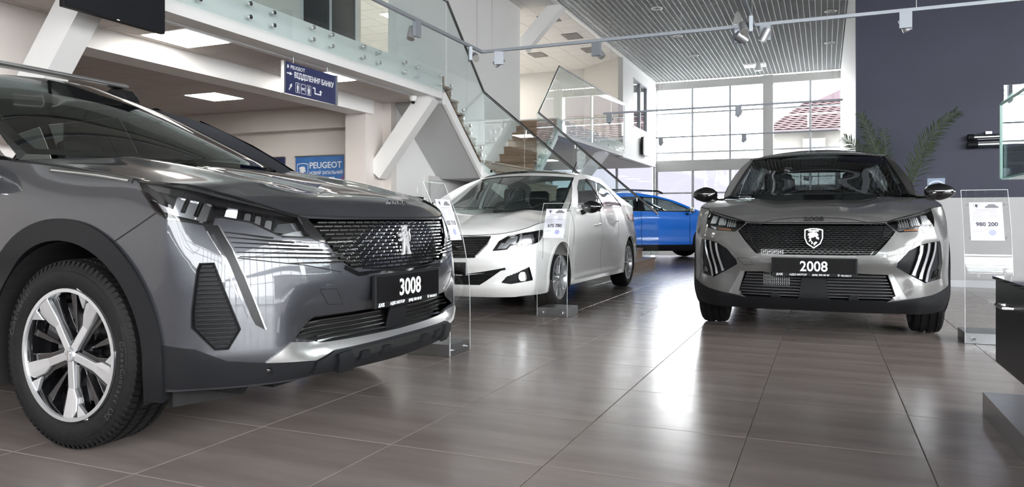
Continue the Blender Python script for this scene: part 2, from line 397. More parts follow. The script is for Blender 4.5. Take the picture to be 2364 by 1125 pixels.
# ---------------- navy wall block and reception
BOX('wall_navy', NAVY, .46, XE, 12.9, 13.1, 0, ZC, label='tall navy painted wall behind the reception counter', kind='structure')
BOX('wall_navy_return', WHITE, .46, .62, 13.1, YF, 0, ZC, label='white return wall behind the navy wall', kind='structure')
t = empty('reception_counter', (0, 10.8, 0), 0, 'long white reception counter with grey plinth before the navy wall', 'counter')
BOX('counter_front', mat('counter_white', (.40, .40, .405), .4), .0, 6.5, 0, .04, .1, 1.1, t); BOX('plinth', mat('plinth_grey', (.42, .43, .45), .4, .3), .02, 6.5, .02, .06, 0, .1, t)
BOX('counter_top', MATS['counter_white'], .0, 6.5, .0, .62, 1.1, 1.13, t); BOX('counter_end', MATS['counter_white'], 0, .04, .04, .6, .0, 1.1, t)
t = empty('wifi_sign', (1.335, 10.95, 1.13), 0, 'clear acrylic stand with blue wireless symbol on the counter', 'sign')
BOX('acrylic_sheet', CLEAR, -.105, .105, 0, .004, 0, .3, t); BOX('print', mat('wifi_blue', (.33, .42, .58), .5), -.1, .1, .004, .006, .06, .26, t); BOX('foot', CLEAR, -.105, .105, 0, .1, 0, .004, t)
for r in (.04, .075, .11):
    MB().tube([(r * math.cos(a), -.001, .11 + r * math.sin(a)) for a in [math.radians(40 + 100 * k / 10) for k in range(11)]], .009, 6).build('wave', TXT, t)
t = empty('wall_lamp', (2.3, 12.9, 2.02), 0, 'twin chrome tube lamp mounted flat on the navy wall', 'wall lamp')
for z in (-.05, .06):
    MB().cyl((-.25, -.09, z), (1.2, -.09, z), .045, 16).build('tube', CHROME if z > 0 else ALU, t, 40)
MB().cyl((-.33, -.09, .06), (-.25, -.09, .06), .048, 16).build('end_cap', BLACKP, t, 40); MB().cyl((-.33, -.09, -.05), (-.2, -.09, -.05), .05, 16).build('end_cap', BLACKP, t, 40)
BOX('wall_bracket', ALU, -.1, -.02, -.1, 0, .08, .14, t); BOX('wall_bracket', ALU, .9, .98, -.1, 0, .08, .14, t)

# ---------------- far glass front
w = empty('window_2', (0, YF, 0), 0, 'tall glazed showroom front with grey mullions', None, None, 'structure')
XS = [XM + .0, -4.02, -2.82, -1.62, -.40, .83, 2.0]
for i, x in enumerate(XS):
    if i != 3: BOX('mullion', FRAME, x - .03, x + .03, -.06, .06, 0, 5.2, w)
BOX('post', mat('post_white', (.62, .62, .6), .5), -1.80, -1.49, -.2, .1, 0, ZC, w)
for z, h in ((5.2, .25), (2.48, .36)): BOX('band', mat('band_white', (.60, .60, .58), .5), XM, 2.0, -.08, .08, z, z + h, w)
for z in (4.38, 3.07, 1.72, .9, .02): BOX('transom', FRAME, XM, 2.0, -.045, .045, z, z + .05, w)
zs = [(0.07, .9), (.95, 1.72), (1.77, 2.48), (2.84, 3.07), (3.12, 4.38), (4.43, 5.2)]
MILK = glass('filmed_glass', (.22, .222, .245), .06)
for i in range(len(XS) - 1):
    for z0_, z1_ in zs:
        BOX('pane', MILK if z1_ < 2.5 else PANE, XS[i] + .03, XS[i + 1] - .03, -.006, .006, z0_, z1_, w)
w = empty('window_5', (-7.2, YF, 0), 0, 'glazed bay under the far mezzanine', None, None, 'structure')
for x in (-1.8, -.6, .6, 1.9): BOX('mullion', FRAME, x - .03, x + .03, -.06, .06, 0, ZS, w)
for k, x in enumerate((-1.77, -.57, .63)): BOX('pane', MILK, x, x + 1.2, -.006, .006, .02, ZS, w)
BOX('wall_front_solid', WHITE, -13, -9.0, YF - .05, YF + .1, 0, ZC, label='white solid part of the glass front', kind='structure')
# side and rear glazing of the showroom
def glazing(name, lab, n, fn, length, parts=1.2):
    w = empty(name, (0, 0, 0), 0, lab, None, None, 'structure')
    k = int(length / parts)
    for i in range(k + 1):
        fn(w, 'mullion', FRAME, i * parts - .03, i * parts + .03, 0, ZC, .06)
    for z in (.02, 1.72, 2.6, 4.38, 5.3): fn(w, 'transom', FRAME, 0, k * parts, z, z + (.3 if z == 2.6 else .06), .05)
    for i in range(k): fn(w, 'pane', PANE, i * parts + .03, (i + 1) * parts - .03, .08, 5.3, .006)
glazing('window_3', 'glazed street side of the showroom beside the cars', 0, lambda w, nm, m, a, b, z0, z1, t: BOX(nm, m, XE - t, XE + t, -9 + a, -9 + b, z0, z1, w), 12.7)
BOX('wall_rear_low', mat('grey_dado', (.20, .20, .21), .6), XM, XE, YR + .07, YR + .12, 0, 2.5, label='dark grey lower wall behind the viewer', kind='structure')
glazing('window_4', 'glazed rear side of the showroom behind the viewer', 0, lambda w, nm, m, a, b, z0, z1, t: BOX(nm, m, -5.2 + a, -5.2 + b, YR - t, YR + t, z0, z1, w), 14.2)
BOX('wall_street', mat('street_wall', (.34, .33, .33), .6), XE - .1, XE + .1, 3.6, 12.9, 0, 2.4, label='plain grey wall on the street side beside the counter', kind='structure')
for (x, y, l) in [(-8.5, 11.5, 'added unseen light panel above the mezzanine behind the stair wall'), (-8.5, 14.5, 'added unseen light panel above the mezzanine, second behind the stair wall'), (-8.5, 17.5, 'added unseen light panel above the far mezzanine floor'), (-9.5, 20.0, 'added unseen light panel next to the grey back wall'), ]:  # unseen panels added to brighten the dark upper mezzanine
    t = empty('ceiling_light', (x, y, ZC - .027), 0, l, 'ceiling light', 'added unseen light panels above the mezzanine')
    MB().box(-.595, .595, -.595, .595, -.008, 0).build('frame', WHITE, t)
    BOX('diffuser', LED, -.57, .57, -.57, .57, -.012, -.0082, t)
glazing('window_6', 'unseen high glazed strip added for light above the grey street-side wall', 0, lambda w, nm, m, a, b, z0, z1, t: BOX(nm, m, XE - t, XE + t, 3.7 + a, 3.7 + b, max(z0, 2.4), max(z1, 2.46), w), 5.4)  # unseen strip, opened to throw more light on the stair wall
BOX('wall_street_high', MATS['street_wall'], XE - .1, XE + .1, 8.65, 12.9, 2.4, ZC, label='grey wall above the street side next to the counter', kind='structure')
BOX('wall_rear', BEIGE, -13, XM, YR - .1, YR, 0, ZC, label='beige rear wall', kind='structure')

# ---------------- staircase
st = empty('staircase', (0, 0, 0), 0, 'walnut T-shaped staircase with white stringers rising to the mezzanine', 'staircase')
NR = 11; RZ = ZM * 11 / 18 / 11; TR = .237; YA, YB = 11.05, 13.45; XF = -2.85
for i in range(NR):
    x = XF - i * TR
    BOX('riser', WOODX, x - .02, x, YA, YB, i * RZ, (i + 1) * RZ - .03, st)
    if i < NR - 1: BOX('tread', WOOD, x - TR - .02, x + .02, YA, YB, (i + 1) * RZ - .03, (i + 1) * RZ, st)
ZL = NR * RZ
BOX('landing', WOOD, XW + .002, XF - 10 * TR + .02, YA, YB, ZL - .03, ZL, st)
BOX('landing_slab', WHITE, XW + .002, XM - .03, YA, YB, ZL - .3, ZL - .031, st)
NU = 7; RU = (ZM - ZL) / NU; TU = 1.30 / 6
for sgn, yb in ((1, YB), (-1, YA)):
    for i in range(NU):
        y = yb + sgn * i * TU
        a, b = sorted((y, y + sgn * .02)); BOX('riser', WOODX, XW + .002, XM, a, b, ZL + i * RU, ZL + (i + 1) * RU - .03, st)
        a, b = sorted((y - sgn * .02, y + sgn * (TU + .02)))
        if i < NU - 1: BOX('tread', WOOD, XW + .002, XM + .01, a, b, ZL + (i + 1) * RU - .03, ZL + (i + 1) * RU, st)
    e = yb + sgn * 1.32
    MB().prism([(XW + .002, yb, ZL - .3), (XW + .002, yb, ZL - .06), (XW + .002, e, ZM - .2), (XW + .002, e, ZS - .06)], (XM - XW - .022, 0, 0)).build('flight_slab', SOFF, st)
    MB().prism([(XM - .02, yb, ZL - .32), (XM - .02, yb, ZL - .16), (XM - .02, e, ZS + .10), (XM - .02, e, ZS - .08)], (.05, 0, 0)).build('stringer', WHITE, st)
for y in (YA - .05, YB):
    MB().prism([(XF, y, 0), (XF - .3, y, 0), (XM, y, ZL - .34), (XM, y, ZL - .04), (XF - .05, y, .05)], (0, .05, 0)).build('stringer', WHITE, st)
# glass balustrades
def rail_tube(path, parent): MB().tube(path, .021, 10).build('handrail', STEEL, parent, 40)
bolt_me = MB().lathe([(0, .014), (.022, .014), (.024, .010), (.024, 0), (.012, -.02)], 'x', 12).mesh('standoff_bolt', 40); bolt_me.materials.append(CHROME)
def bolt(parent, x, y, z, rz=0):
    o = link('standoff_bolt', bolt_me, None, parent)
    o.matrix_local = Matrix.Translation((x, y, z)) @ Matrix.Rotation(rz, 4, 'Z') @ Matrix(((0, 0, 1, 0), (1, 0, 0, 0), (0, 1, 0, 0), (0, 0, 0, 1))) if False else Matrix.Translation((x, y, z)) @ Matrix.Rotation(rz, 4, 'Z')
GX = XM + .05
def gpanel(parent, poly, vec): MB().prism(poly, vec).build('glass_panel', TEAL, parent)
t = empty('glass_balustrade', (0, 0, 0), 0, 'glass balustrade with bolts along the near mezzanine edge', 'balustrade')
ys = [9.69 - .97 * k for k in range(9)]
for a, b in zip(ys[1:], ys[:-1]):
    gpanel(t, [(GX, a + .006, 2.75), (GX, b - .006, 2.75), (GX, b - .006, 4.08), (GX, a + .006, 4.08)], (.012, 0, 0))
    for y in (a + .17, b - .17):
        for z in (2.83, 2.96): bolt(t, GX + .012, y, z)
rail_tube([(GX + .006, ys[-1], 4.1), (GX + .006, 9.69, 4.1)], t)
t = empty('glass_balustrade', (0, 0, 0), 0, 'glass balustrade with bolts along the far mezzanine edge', 'balustrade')
ys = [14.77 + .93 * k for k in range(7)]
for a, b in zip(ys[:-1], ys[1:]):
    gpanel(t, [(GX, a + .006, 2.72), (GX, b - .006, 2.72), (GX, b - .006, 4.08), (GX, a + .006, 4.08)], (.012, 0, 0))
    for y in (a + .17, b - .17):
        for z in (2.80, 2.95): bolt(t, GX + .012, y, z)
rail_tube([(GX + .006, 14.77, 4.1), (GX + .006, ys[-1], 4.1)], t)
for lab, yc, sgn in (('glass stair railing on the near side of the staircase', YA, -1), ('glass stair railing on the far side of the staircase', YB, 1)):
    t = empty('stair_railing', (0, 0, 0), 0, lab, 'railing')
    yo = yc + sgn * .06; e = yc + sgn * 1.32
    xs = [XF + .05, -3.64, -4.43, GX + .02]
    zt = lambda x: .93 + (x - (XF + .05)) / (GX + .02 - XF - .05) * (2.93 - .93)
    zb_ = lambda x: max(0.004, (x - XF) / (XM - XF) * ZL - .13)
    for a, b in zip(xs[:-1], xs[1:]):
        gpanel(t, [(a - .005, yo, zb_(a)), (b + .005, yo, zb_(b)), (b + .005, yo, zt(b)), (a - .005, yo, zt(a))], (0, sgn * .012, 0))
        for x in (a - .15, b + .15):
            for dz in (.10, .24): bolt(t, x, yo + sgn * .012, zb_(x) + dz, sgn * PI / 2)
    ym = yc + sgn * .66
    zt2 = lambda y: 2.93 + (y - yc) / (e - yc) * (4.1 - 2.93)
    zb2 = lambda y: ZL - .14 + (y - yc) / (e - yc) * (2.74 - ZL + .14)
    for a, b in ((yc, ym), (ym, e)):
        gpanel(t, [(GX, a + sgn * .005, zb2(a)), (GX, b - sgn * .005, zb2(b)), (GX, b - sgn * .005, zt2(b)), (GX, a + sgn * .005, zt2(a))], (.012, 0, 0))
        for y in (a + sgn * .13, b - sgn * .13):
            for dz in (.10, .23): bolt(t, GX + .012, y, zb2(y) + dz)
    rail_tube([(xs[0], yo, zt(xs[0]) + .02), (GX + .02, yo, 2.95), (GX + .006, e, 4.1)], t)
    for x in (-3.2, -4.4): MB().cyl((x, yo, zt(x) - .07), (x, yo, zt(x) + .01), .009).build('rail_bracket', CHROME, t)

# ---------------- hanging television, direction sign, posters
t = empty('television', (-5.0, 4.05, 2.64), 0, 'flat black television hanging below the mezzanine edge', 'television')
BOX('screen_housing', BLACKP, -.05, 0, -.44, .44, -.26, .26, t, bevel=.004); BOX('screen', mat('tv_screen', (.012, .013, .016), .25), 0, .003, -.43, .43, -.245, .25, t)
BOX('badge', TXT, .0005, .004, -.012, .012, -.256, -.249, t); BOX('wall_bracket', ALU, -.25, -.05, -.1, .1, -.05, .05, t)
t = empty('direction_sign', (-5.35, 6.81, 2.39), 0, 'navy direction sign with white lettering under the mezzanine', 'sign')
BOX('sign_panel', NAVYS, -.01, .01, -.45, .45, -.17, .17, t)
for y in (-.475, .45): MB().box(-.02, .02, y, y + .025, -.175, .175).build('end_profile', ALU, t)
for y in (-.3, .3): MB().cyl((0, y, .17), (0, y, .26), .004, 6).build('wire', STEEL, t)
SM = frame_mat((.0112, 0, 0), (0, 1, 0), (0, 0, 1))
text('lettering', 'PEUGEOT', .055, TXT, t, SM @ Matrix.Translation((-.36, .105, 0)), align='LEFT', bold=.0006)
text('lettering', 'ВІДДІЛЕННЯ БАНКУ', .082, TXT, t, SM @ Matrix.Translation((-.30, .02, 0)), align='LEFT', bold=.002, xs=.84)
def arrow(parent, M, s):
    flat('arrow', [(-s, -.15 * s), (.1 * s, -.15 * s), (.1 * s, -.45 * s), (s, 0), (.1 * s, .45 * s), (.1 * s, .15 * s), (-s, .15 * s)], TXT, parent, M)
arrow(t, SM @ Matrix.Translation((-.375, .05, 0)), .045)
arrow(t, SM @ Matrix.Translation((-.36, -.09, 0)) @ Matrix.Rotation(1.0, 4, 'Z'), .045)
for k, x in enumerate((-.24, -.145, -.05)):
    M = SM @ Matrix.Translation((x, -.085, 0))
    for a, b, c_, d_ in ((-.036, .036, -.055, -.05), (-.036, .036, .05, .055), (-.036, -.032, -.055, .055), (.032, .036, -.055, .055)):
        flat('pictogram_frame', [(a, c_), (b, c_), (b, d_), (a, d_)], TXT, t, M)
    if k == 1: text('lettering', 'WC', .045, TXT, t, M @ Matrix.Translation((0, -.016, 0)), bold=.001)
    else:
        w_ = .018 if k == 2 else .013
        flat('pictogram', [(-w_ * .5, -.045), (w_ * .5, -.045), (w_, -.005), (.014, .022), (-.014, .022), (-w_, -.005)], TXT, t, M)
        MB().lathe([(.009, 0), (.009, .001), (0, .001)], 'z', 12).build('pictogram', TXT, t).data.transform(M @ Matrix.Translation((0, .034, 0)))
flat('pictogram', [(.02, -.05), (.05, -.05), (.05, -.11), (.17, -.11), (.17, -.075), (.19, -.075), (.16, -.05), (.13, -.075), (.15, -.075), (.15, -.095), (.065, -.095), (.065, -.035), (.02, -.035)], TXT, t, SM)
flat('lion_mark', [(-.42, .10), (-.405, .115), (-.395, .105), (-.385, .12), (-.392, .135), (-.405, .145), (-.415, .135), (-.408, .125), (-.418, .118)], TXT, t, SM)
# posters
PB = mat('poster_blue', (.05, .17, .46), .4); noise_col(PB, (.035, .13, .42), (.08, .24, .55), (2, 2, 2))
PM = mat('poster_magenta', (.32, .10, .30), .4)
t = empty('poster', (-7.36, 9.60, 1.44), 0, 'blue poster with white shield and lettering on the beige wall', 'poster')
BOX('poster_sheet', PB, -.46, .46, -.03, -.015, -.42, .42, t); MB().prism([(-.1, -.031, -.42), (.46, -.031, -.42), (.46, -.031, .12), (.3, -.031, -.1)], (0, .001, 0)).build('colour_sweep', PM, t)
MB().cyl((-.47, -.03, .425), (.47, -.03, .425), .012).build('top_rail', ALU, t)
PMx = frame_mat((0, -.0312, 0), (1, 0, 0), (0, 0, 1))
text('lettering', 'PEUGEOT', .135, TXT, t, PMx @ Matrix.Translation((-.19, .23, 0)), align='LEFT', bold=.002, xs=1.05)
text('lettering', 'НОВИЙ ЗАПАЛЬНИЙ', .07, TXT, t, PMx @ Matrix.Translation((-.19, .13, 0)), align='LEFT', bold=.001, xs=.9)
text('lettering', 'КРОСОВЕР 2008', .07, TXT, t, PMx @ Matrix.Translation((-.19, .04, 0)), align='LEFT', bold=.001, xs=.9)
SHIELD = [(-.5, .5), (-.25, .56), (0, .58), (.25, .56), (.5, .5), (.5, 0), (.36, -.34), (0, -.6), (-.36, -.34), (-.5, 0)]
LIONH = [(-.30, .34), (-.05, .40), (.2, .36), (.30, .2), (.22, .12), (.34, .02), (.3, -.12), (.18, -.02), (.10, -.2), (.22, -.3), (.02, -.5), (-.02, -.25), (-.12, -.42), (-.16, -.15), (-.3, -.25), (-.22, .0), (-.36, .0), (-.24, .14), (-.38, .2)]
def shield(parent, M, s, ring, lion, face=None, depth=.001):
    n = len(SHIELD); me = MB()
    for d_ in (0, depth):
        me.add([(x * s, y * s, d_) for x, y in SHIELD] + [(x * s * .92, y * s * .92, d_) for x, y in SHIELD], [(i, (i + 1) % n, n + (i + 1) % n, n + i) for i in range(n)])
    m_ = me.mesh('shield_ring'); m_.transform(M); link('shield_ring', m_, ring, parent)
    if face: flat('shield_face', [(x * s * .9, y * s * .9) for x, y in SHIELD], face, parent, M, depth * .5)
    flat('lion_head', [(x * s * .86, y * s * .86) for x, y in LIONH], lion, parent, M, depth * 1.2)
shield(t, PMx @ Matrix.Translation((-.32, .19, 0)), .22, TXT, TXT)
t = empty('poster', (-8.5, 9.60, 1.44), 0, 'dark blue poster mostly hidden by the grey car roof pillar', 'poster')
BOX('poster_sheet', NAVYS, -.46, .46, -.03, -.015, -.42, .42, t); MB().cyl((-.47, -.03, .425), (.47, -.03, .425), .012).build('top_rail', ALU, t)

# ---------------- suspended tracks and spotlights
ZT = 3.07
def track(lab, path, branch=()):
    t = empty('light_track', (0, 0, 0), 0, lab, 'light track')
    for a, b in list(zip(path[:-1], path[1:])) + ([tuple(branch)] if branch else []):
        a = Vector(a); b = Vector(b); d = (b - a).normalized(); n = Vector((-d.y, d.x, 0)) * .018
        MB().prism([a - n - d * .018, a + n - d * .018, b + n + d * .018, b - n + d * .018], (0, 0, .036)).build('rail', TRACK, t)
        L = (b - a).length; k = max(1, int(L / 2.4))
        for i in range(k + 1):
            p = a + d * (.15 + (L - .3) * i / k)
            MB().cyl((p.x, p.y, p.z + .036), (p.x, p.y, ZC + .05), .0025, 5).build('wire', STEEL, t)
track('grey lighting track hanging nearest the viewer with a corner', [(-4.2, -2, ZT), (-4.2, 8.9, ZT), (6.0, 8.9, ZT)], [(-.75, 8.86, ZT), (-.75, 4.9, ZT)])
track('grey lighting track hanging beyond the staircase', [(-4.26, 15.05, ZT), (.3, 15.05, ZT)])
track('grey lighting track hanging close to the glass front', [(-4.22, 20.1, ZT), (.3, 20.1, ZT)])
def spot(x, y, yaw, pitch, lab, side=1, z=ZT):
    t = empty('spotlight', (x, y, z), yaw, lab, 'spotlight', 'grey cylinder spotlights on the tracks')
    BOX('adapter', TRACK, -.02, .02, -.06, .06, -.17, 0, t)
    c = Vector((side * .065, 0, -.12)); d = Vector((0, math.cos(pitch), -math.sin(pitch)))
    mb = MB().cyl(c - d * .07, c + d * .075, .047, 20); mb.build('lamp_body', mat('lamp_grey', (.42, .43, .45), .35, .5), t, 40)
    MB().cyl(c + d * .0752, c + d * .078, .038, 20).build('lens', mat('lamp_lens', (.55, .54, .52), .15, .6), t)
    MB().cyl((side * .02, 0, -.12), (side * .07, 0, -.12), .012, 8).build('pivot', TRACK, t)
spot(-4.2, 7.2, PI, 1.2, 'grey spotlight on the near track above the balustrade, pointing down')
spot(-4.2, 8.55, PI + .6, .45, 'grey spotlight just before the corner of the near track', -1)
spot(-3.95, 8.9, PI / 2 + .4, .7, 'grey spotlight just past the corner of the near track', 1)
spot(-2.62, 8.9, -PI / 2 - .3, .9, 'grey spotlight on the near track before the tiled upper ceiling', -1)
spot(-.92, 8.9, -.9, .5, 'grey spotlight at the track crossing, tilted away', 1)
spot(-.75, 8.45, PI + .3, .8, 'grey spotlight on the short track above the crossing', 1)
spot(-.62, 8.9, PI / 2, 1.1, 'grey spotlight close beside the track crossing', -1)
spot(.80, 8.9, -PI / 2, 1.2, 'grey spotlight on the near track before the navy wall', -1)
spot(-4.15, 15.05, PI / 2, .9, 'grey spotlight at the end of the track beyond the stairs')
spot(-1.55, 15.05, PI / 2, .9, 'grey spotlight in front of the white post of the glass front')
spot(-4.1, 20.1, PI / 2, .9, 'small grey spotlight at the end of the farthest track')
spot(-1.93, 20.1, PI / 2, .9, 'small grey spotlight midway on the farthest track')

# ---------------- outside
BOX('ground', mat('paving', (.55, .55, .54), .8), -70, 70, -70, 90, -.3, -.14, label='pale paved yard outside the glass front', kind='structure')
t = empty('house', (1.2, 38, 0), 0, 'pale house with red tiled roof beyond the glass front', 'building')
HW = mat('house_wall', (.13, .125, .115), .8); HR = mat('roof_tile_red', (.06, .025, .03), .7); noise_col(HR, (.05, .018, .022), (.075, .036, .040), (8, 8, 8))
HWd = mat('house_gable', (.065, .045, .055), .8)
BOX('house_wall', HW, -3.6, 12, 0, 9, 0, 5.2, t)
rows = 14; y0_, z0_, y1_, z1_ = -.5, 5.15, 4.2, 7.1
MB().prism([(-3.9, y0_, z0_ - .12), (12, y0_, z0_ - .12), (12, y1_, z1_ - .12), (-2.2, y1_, z1_ - .12)], (0, 0, .1)).build('roof_deck', HWd, t)
for r in range(rows):
    a = r / rows; b = (r + 1) / rows
    ya, za = y0_ + (y1_ - y0_) * a, z0_ + (z1_ - z0_) * a; yb2, zb2_ = y0_ + (y1_ - y0_) * b + .05, z0_ + (z1_ - z0_) * b
    xl = -3.9 + 1.7 * a; n_ = 70; v = []; f = []
    for i in range(n_ + 1):
        x = xl + (12 - xl) * i / n_; h = .035 * abs(math.sin(i * PI / 2))
        v += [(x, ya, za + .05 + h), (x, yb2, zb2_ + .0 + h)]
    f = [(2 * i, 2 * i + 2, 2 * i + 3, 2 * i + 1) for i in range(n_)]
    o = MB().add(v, f).build('roof_tile_row', HR, t); so = o.modifiers.new('t', 'SOLIDIFY'); so.thickness = .03
MB().prism([(-2.2, 4.2, 6.9), (12, 4.2, 6.9), (12, 4.2, 8.3), (1.0, 4.2, 8.3)], (0, .2, 0)).build('gable_boards', HWd, t)
BOX('gutter', mat('gutter_brown', (.04, .03, .035), .5), -3.9, 12, -.62, -.5, 5.0, 5.14, t)
for x in (-1.9, 1.2): MB().cyl((x, -.55, 5.9), (x, -.55, 5.2), .03, 8).build('snow_guard', FRAME, t)
MB().cyl((-3.4, -.2, 5.9), (12, -.2, 5.9), .025, 8).build('snow_guard', FRAME, t)
for x in (.55, 3.2):
    wv = BOX('house_window', mat('pvc_white', (.14, .14, .14), .5), x, x + 1.5, -.06, 0, 2.6, 4.1, t)
    for k in (0, 1): BOX('house_pane', mat('sky_pane', (.05, .075, .10), .3), x + .08 + k * .71, x + .71 + k * .71, -.075, -.06, 2.68, 4.02, wv)
t2 = empty('air_conditioner', (-.45, 37.7, 4.35), 0, 'white outdoor air conditioner on the pale house wall', 'air conditioner')
BOX('unit_case', mat('ac_white', (.10, .095, .085), .5), -.5, .5, 0, .3, -.36, .36, t2); MB().lathe([(.26, -.03), (.26, 0), (.22, 0), (.22, -.03)], 'y', 24, True, (-.1, 0, 0)).build('fan_ring', FRAME, t2)
for k in range(6): MB().box(-.36, .16, -.02, -.012, -.2 + k * .08, -.19 + k * .08).build('fan_guard', FRAME, t2)
BOX('wall_bracket', FRAME, -.4, .4, 0, .3, -.42, -.36, t2)
for (x, y, sx, sy, h, l) in ((26, 5, 3, 18, 4.5, 'low pale building across the street side'), (2, -30, 24, 3, 4.0, 'low pale building behind the rear glazing')):
    t = empty('building', (x, y, 0), 0, l, 'building')
    BOX('building_wall', HW, -sx / 2, sx / 2, -sy / 2, sy / 2, 0, h, t); BOX('roof', HR, -sx / 2 - .3, sx / 2 + .3, -sy / 2 - .3, sy / 2 + .3, h, h + .3, t)

# ================================================================== CAR TOOLKIT
def pchip(xs, ys):
    xs = np.asarray(xs, float); ys = np.asarray(ys, float); n = len(xs)
    if n == 1: return lambda q: np.full(np.shape(q), ys[0])
    h = np.diff(xs); d = np.diff(ys) / h; m = np.zeros(n)
    if n == 2: m[:] = d[0]
    else:
        for i in range(1, n - 1):
            if d[i - 1] * d[i] > 0:
                w1 = 2 * h[i] + h[i - 1]; w2 = h[i] + 2 * h[i - 1]
                m[i] = (w1 + w2) / (w1 / d[i - 1] + w2 / d[i])
        m[0] = d[0]; m[-1] = d[-1]
    def f(q):
        q = np.clip(np.asarray(q, float), xs[0], xs[-1]); k = np.clip(np.searchsorted(xs, q) - 1, 0, n - 2)
        t = (q - xs[k]) / h[k]
        return (ys[k] * (1 + 2 * t) * (1 - t) ** 2 + m[k] * h[k] * t * (1 - t) ** 2 + ys[k + 1] * t * t * (3 - 2 * t) + m[k + 1] * h[k] * t * t * (t - 1))
    return f
def inpoly(px, py, poly):
    r = np.zeros(len(px), bool); n = len(poly)
    for i in range(n):
        x0, y0 = poly[i]; x1, y1 = poly[(i + 1) % n]
        if y0 == y1: continue
        c = (y0 > py) != (y1 > py)
        r ^= c & (px < (x1 - x0) * (py - y0) / (y1 - y0) + x0)
    return r
def resample(poly, step):
    out = []; n = len(poly)
    for i in range(n):
        a = np.array(poly[i], float); b = np.array(poly[(i + 1) % n], float); k = max(1, int(math.ceil(np.linalg.norm(b - a) / step)))
        for j in range(k): out.append(tuple(a + (b - a) * j / k))
    return out
def rounded(poly, r, seg=3):
    out = []; n = len(poly)
    for i in range(n):
        p = np.array(poly[i], float); a = np.array(poly[i - 1], float) - p; b = np.array(poly[(i + 1) % n], float) - p
        la, lb = np.linalg.norm(a), np.linalg.norm(b); q = min(r, la * .45, lb * .45)
        A = p + a / la * q; B = p + b / lb * q
        for k in range(seg + 1):
            t = k / seg; out.append(tuple(A * (1 - t) ** 2 + p * 2 * t * (1 - t) + B * t * t))
    return out
def cdt_fill(outer, holes=(), step=.03, step2=None):
    """conforming triangulation of a 2D polygon with holes -> (N,2) points, triangles"""
    step2 = step2 or step
    outer = resample(outer, step); holes = [resample(h, step) for h in holes]
    pts = list(outer); edges = [(i, (i + 1) % len(outer)) for i in range(len(outer))]
    for h in holes:
        k = len(pts); pts += h; edges += [(k + i, k + (i + 1) % len(h)) for i in range(len(h))]
    B = np.array(pts); lo = B.min(0); hi = B.max(0)
    gx = np.arange(lo[0] + step / 2, hi[0], step); gy = np.arange(lo[1] + step2 / 2, hi[1], step2)
    if len(gx) and len(gy):
        G = np.stack(np.meshgrid(gx, gy), -1).reshape(-1, 2)
        ok = inpoly(G[:, 0], G[:, 1], outer)
        for h in holes: ok &= ~inpoly(G[:, 0], G[:, 1], h)
        G = G[ok]
        if len(G):
            keep = np.ones(len(G), bool)
            for c in range(0, len(B), 200):
                d = ((G[:, None, :] - B[None, c:c + 200, :]) ** 2).sum(-1).min(1); keep &= d > (.45 * min(step, step2)) ** 2
            pts += [tuple(p) for p in G[keep]]
    v, e, f, *_ = delaunay_2d_cdt([Vector(p) for p in pts], edges, [], 0, 1e-6)
    V = np.array([tuple(p) for p in v]); T = np.array([t for t in f if len(t) == 3], int)
    C = V[T].mean(1); ok = inpoly(C[:, 0], C[:, 1], outer)
    for h in holes: ok &= ~inpoly(C[:, 0], C[:, 1], h)
    return V, T[ok]
def surf_mesh(name, V, T, fn, flip=1, thick=0., off=0.):
    """lift 2D points onto a smooth surface with exact normals"""
    a, b = V[:, 0], V[:, 1]; e = 2e-3
    P = fn(a, b); Du = fn(a + e, b) - fn(a - e, b); Dv = fn(a, b + e) - fn(a, b - e)
    N = np.cross(Du, Dv) * flip; N /= np.maximum(np.linalg.norm(N, axis=1, keepdims=True), 1e-9)
    P = P + N * off
    # wind triangles with the normal
    t = T.copy(); A = np.cross(P[t[:, 1]] - P[t[:, 0]], P[t[:, 2]] - P[t[:, 0]])
    bad = (A * N[t[:, 0]]).sum(1) < 0; t[bad] = t[bad][:, ::-1]
    if thick:
        n = len(P); Q = P - N * thick
        ed = {}
        for tri in t:
            for i in range(3):
                x, y = tri[i], tri[(i + 1) % 3]; ed[(x, y)] = ed.get((x, y), 0) + 1
        rim = [(x, y) for (x, y) in ed if (y, x) not in ed]
        faces = [tuple(q) for q in t]; k = len(faces)
        rv = sorted({i for r in rim for i in r}); idx = {v: n + i for i, v in enumerate(rv)}; idx2 = {v: n + len(rv) + i for i, v in enumerate(rv)}
        verts = np.concatenate([P, P[rv], Q[rv]]); NN = None
        faces += [(idx[y], idx[x], idx2[x], idx2[y]) for x, y in rim]
        me = bpy.data.meshes.new(name); me.from_pydata(verts.tolist(), [], faces); me.update()
        me.polygons.foreach_set('use_smooth', [True] * k + [False] * (len(faces) - k))
        nn = np.zeros((len(me.loops), 3)); li = np.zeros(len(me.loops), int); me.loops.foreach_get('vertex_index', li)
        NV = np.concatenate([N, np.zeros((2 * len(rv), 3))]); nn = NV[li]
        me.normals_split_custom_set(nn.tolist())
    else:
        me = bpy.data.meshes.new(name); me.from_pydata(P.tolist(), [], [tuple(q) for q in t]); me.update()
        me.polygons.foreach_set('use_smooth', [True] * len(t))
        me.normals_split_custom_set_from_vertices(N.tolist())
    return me

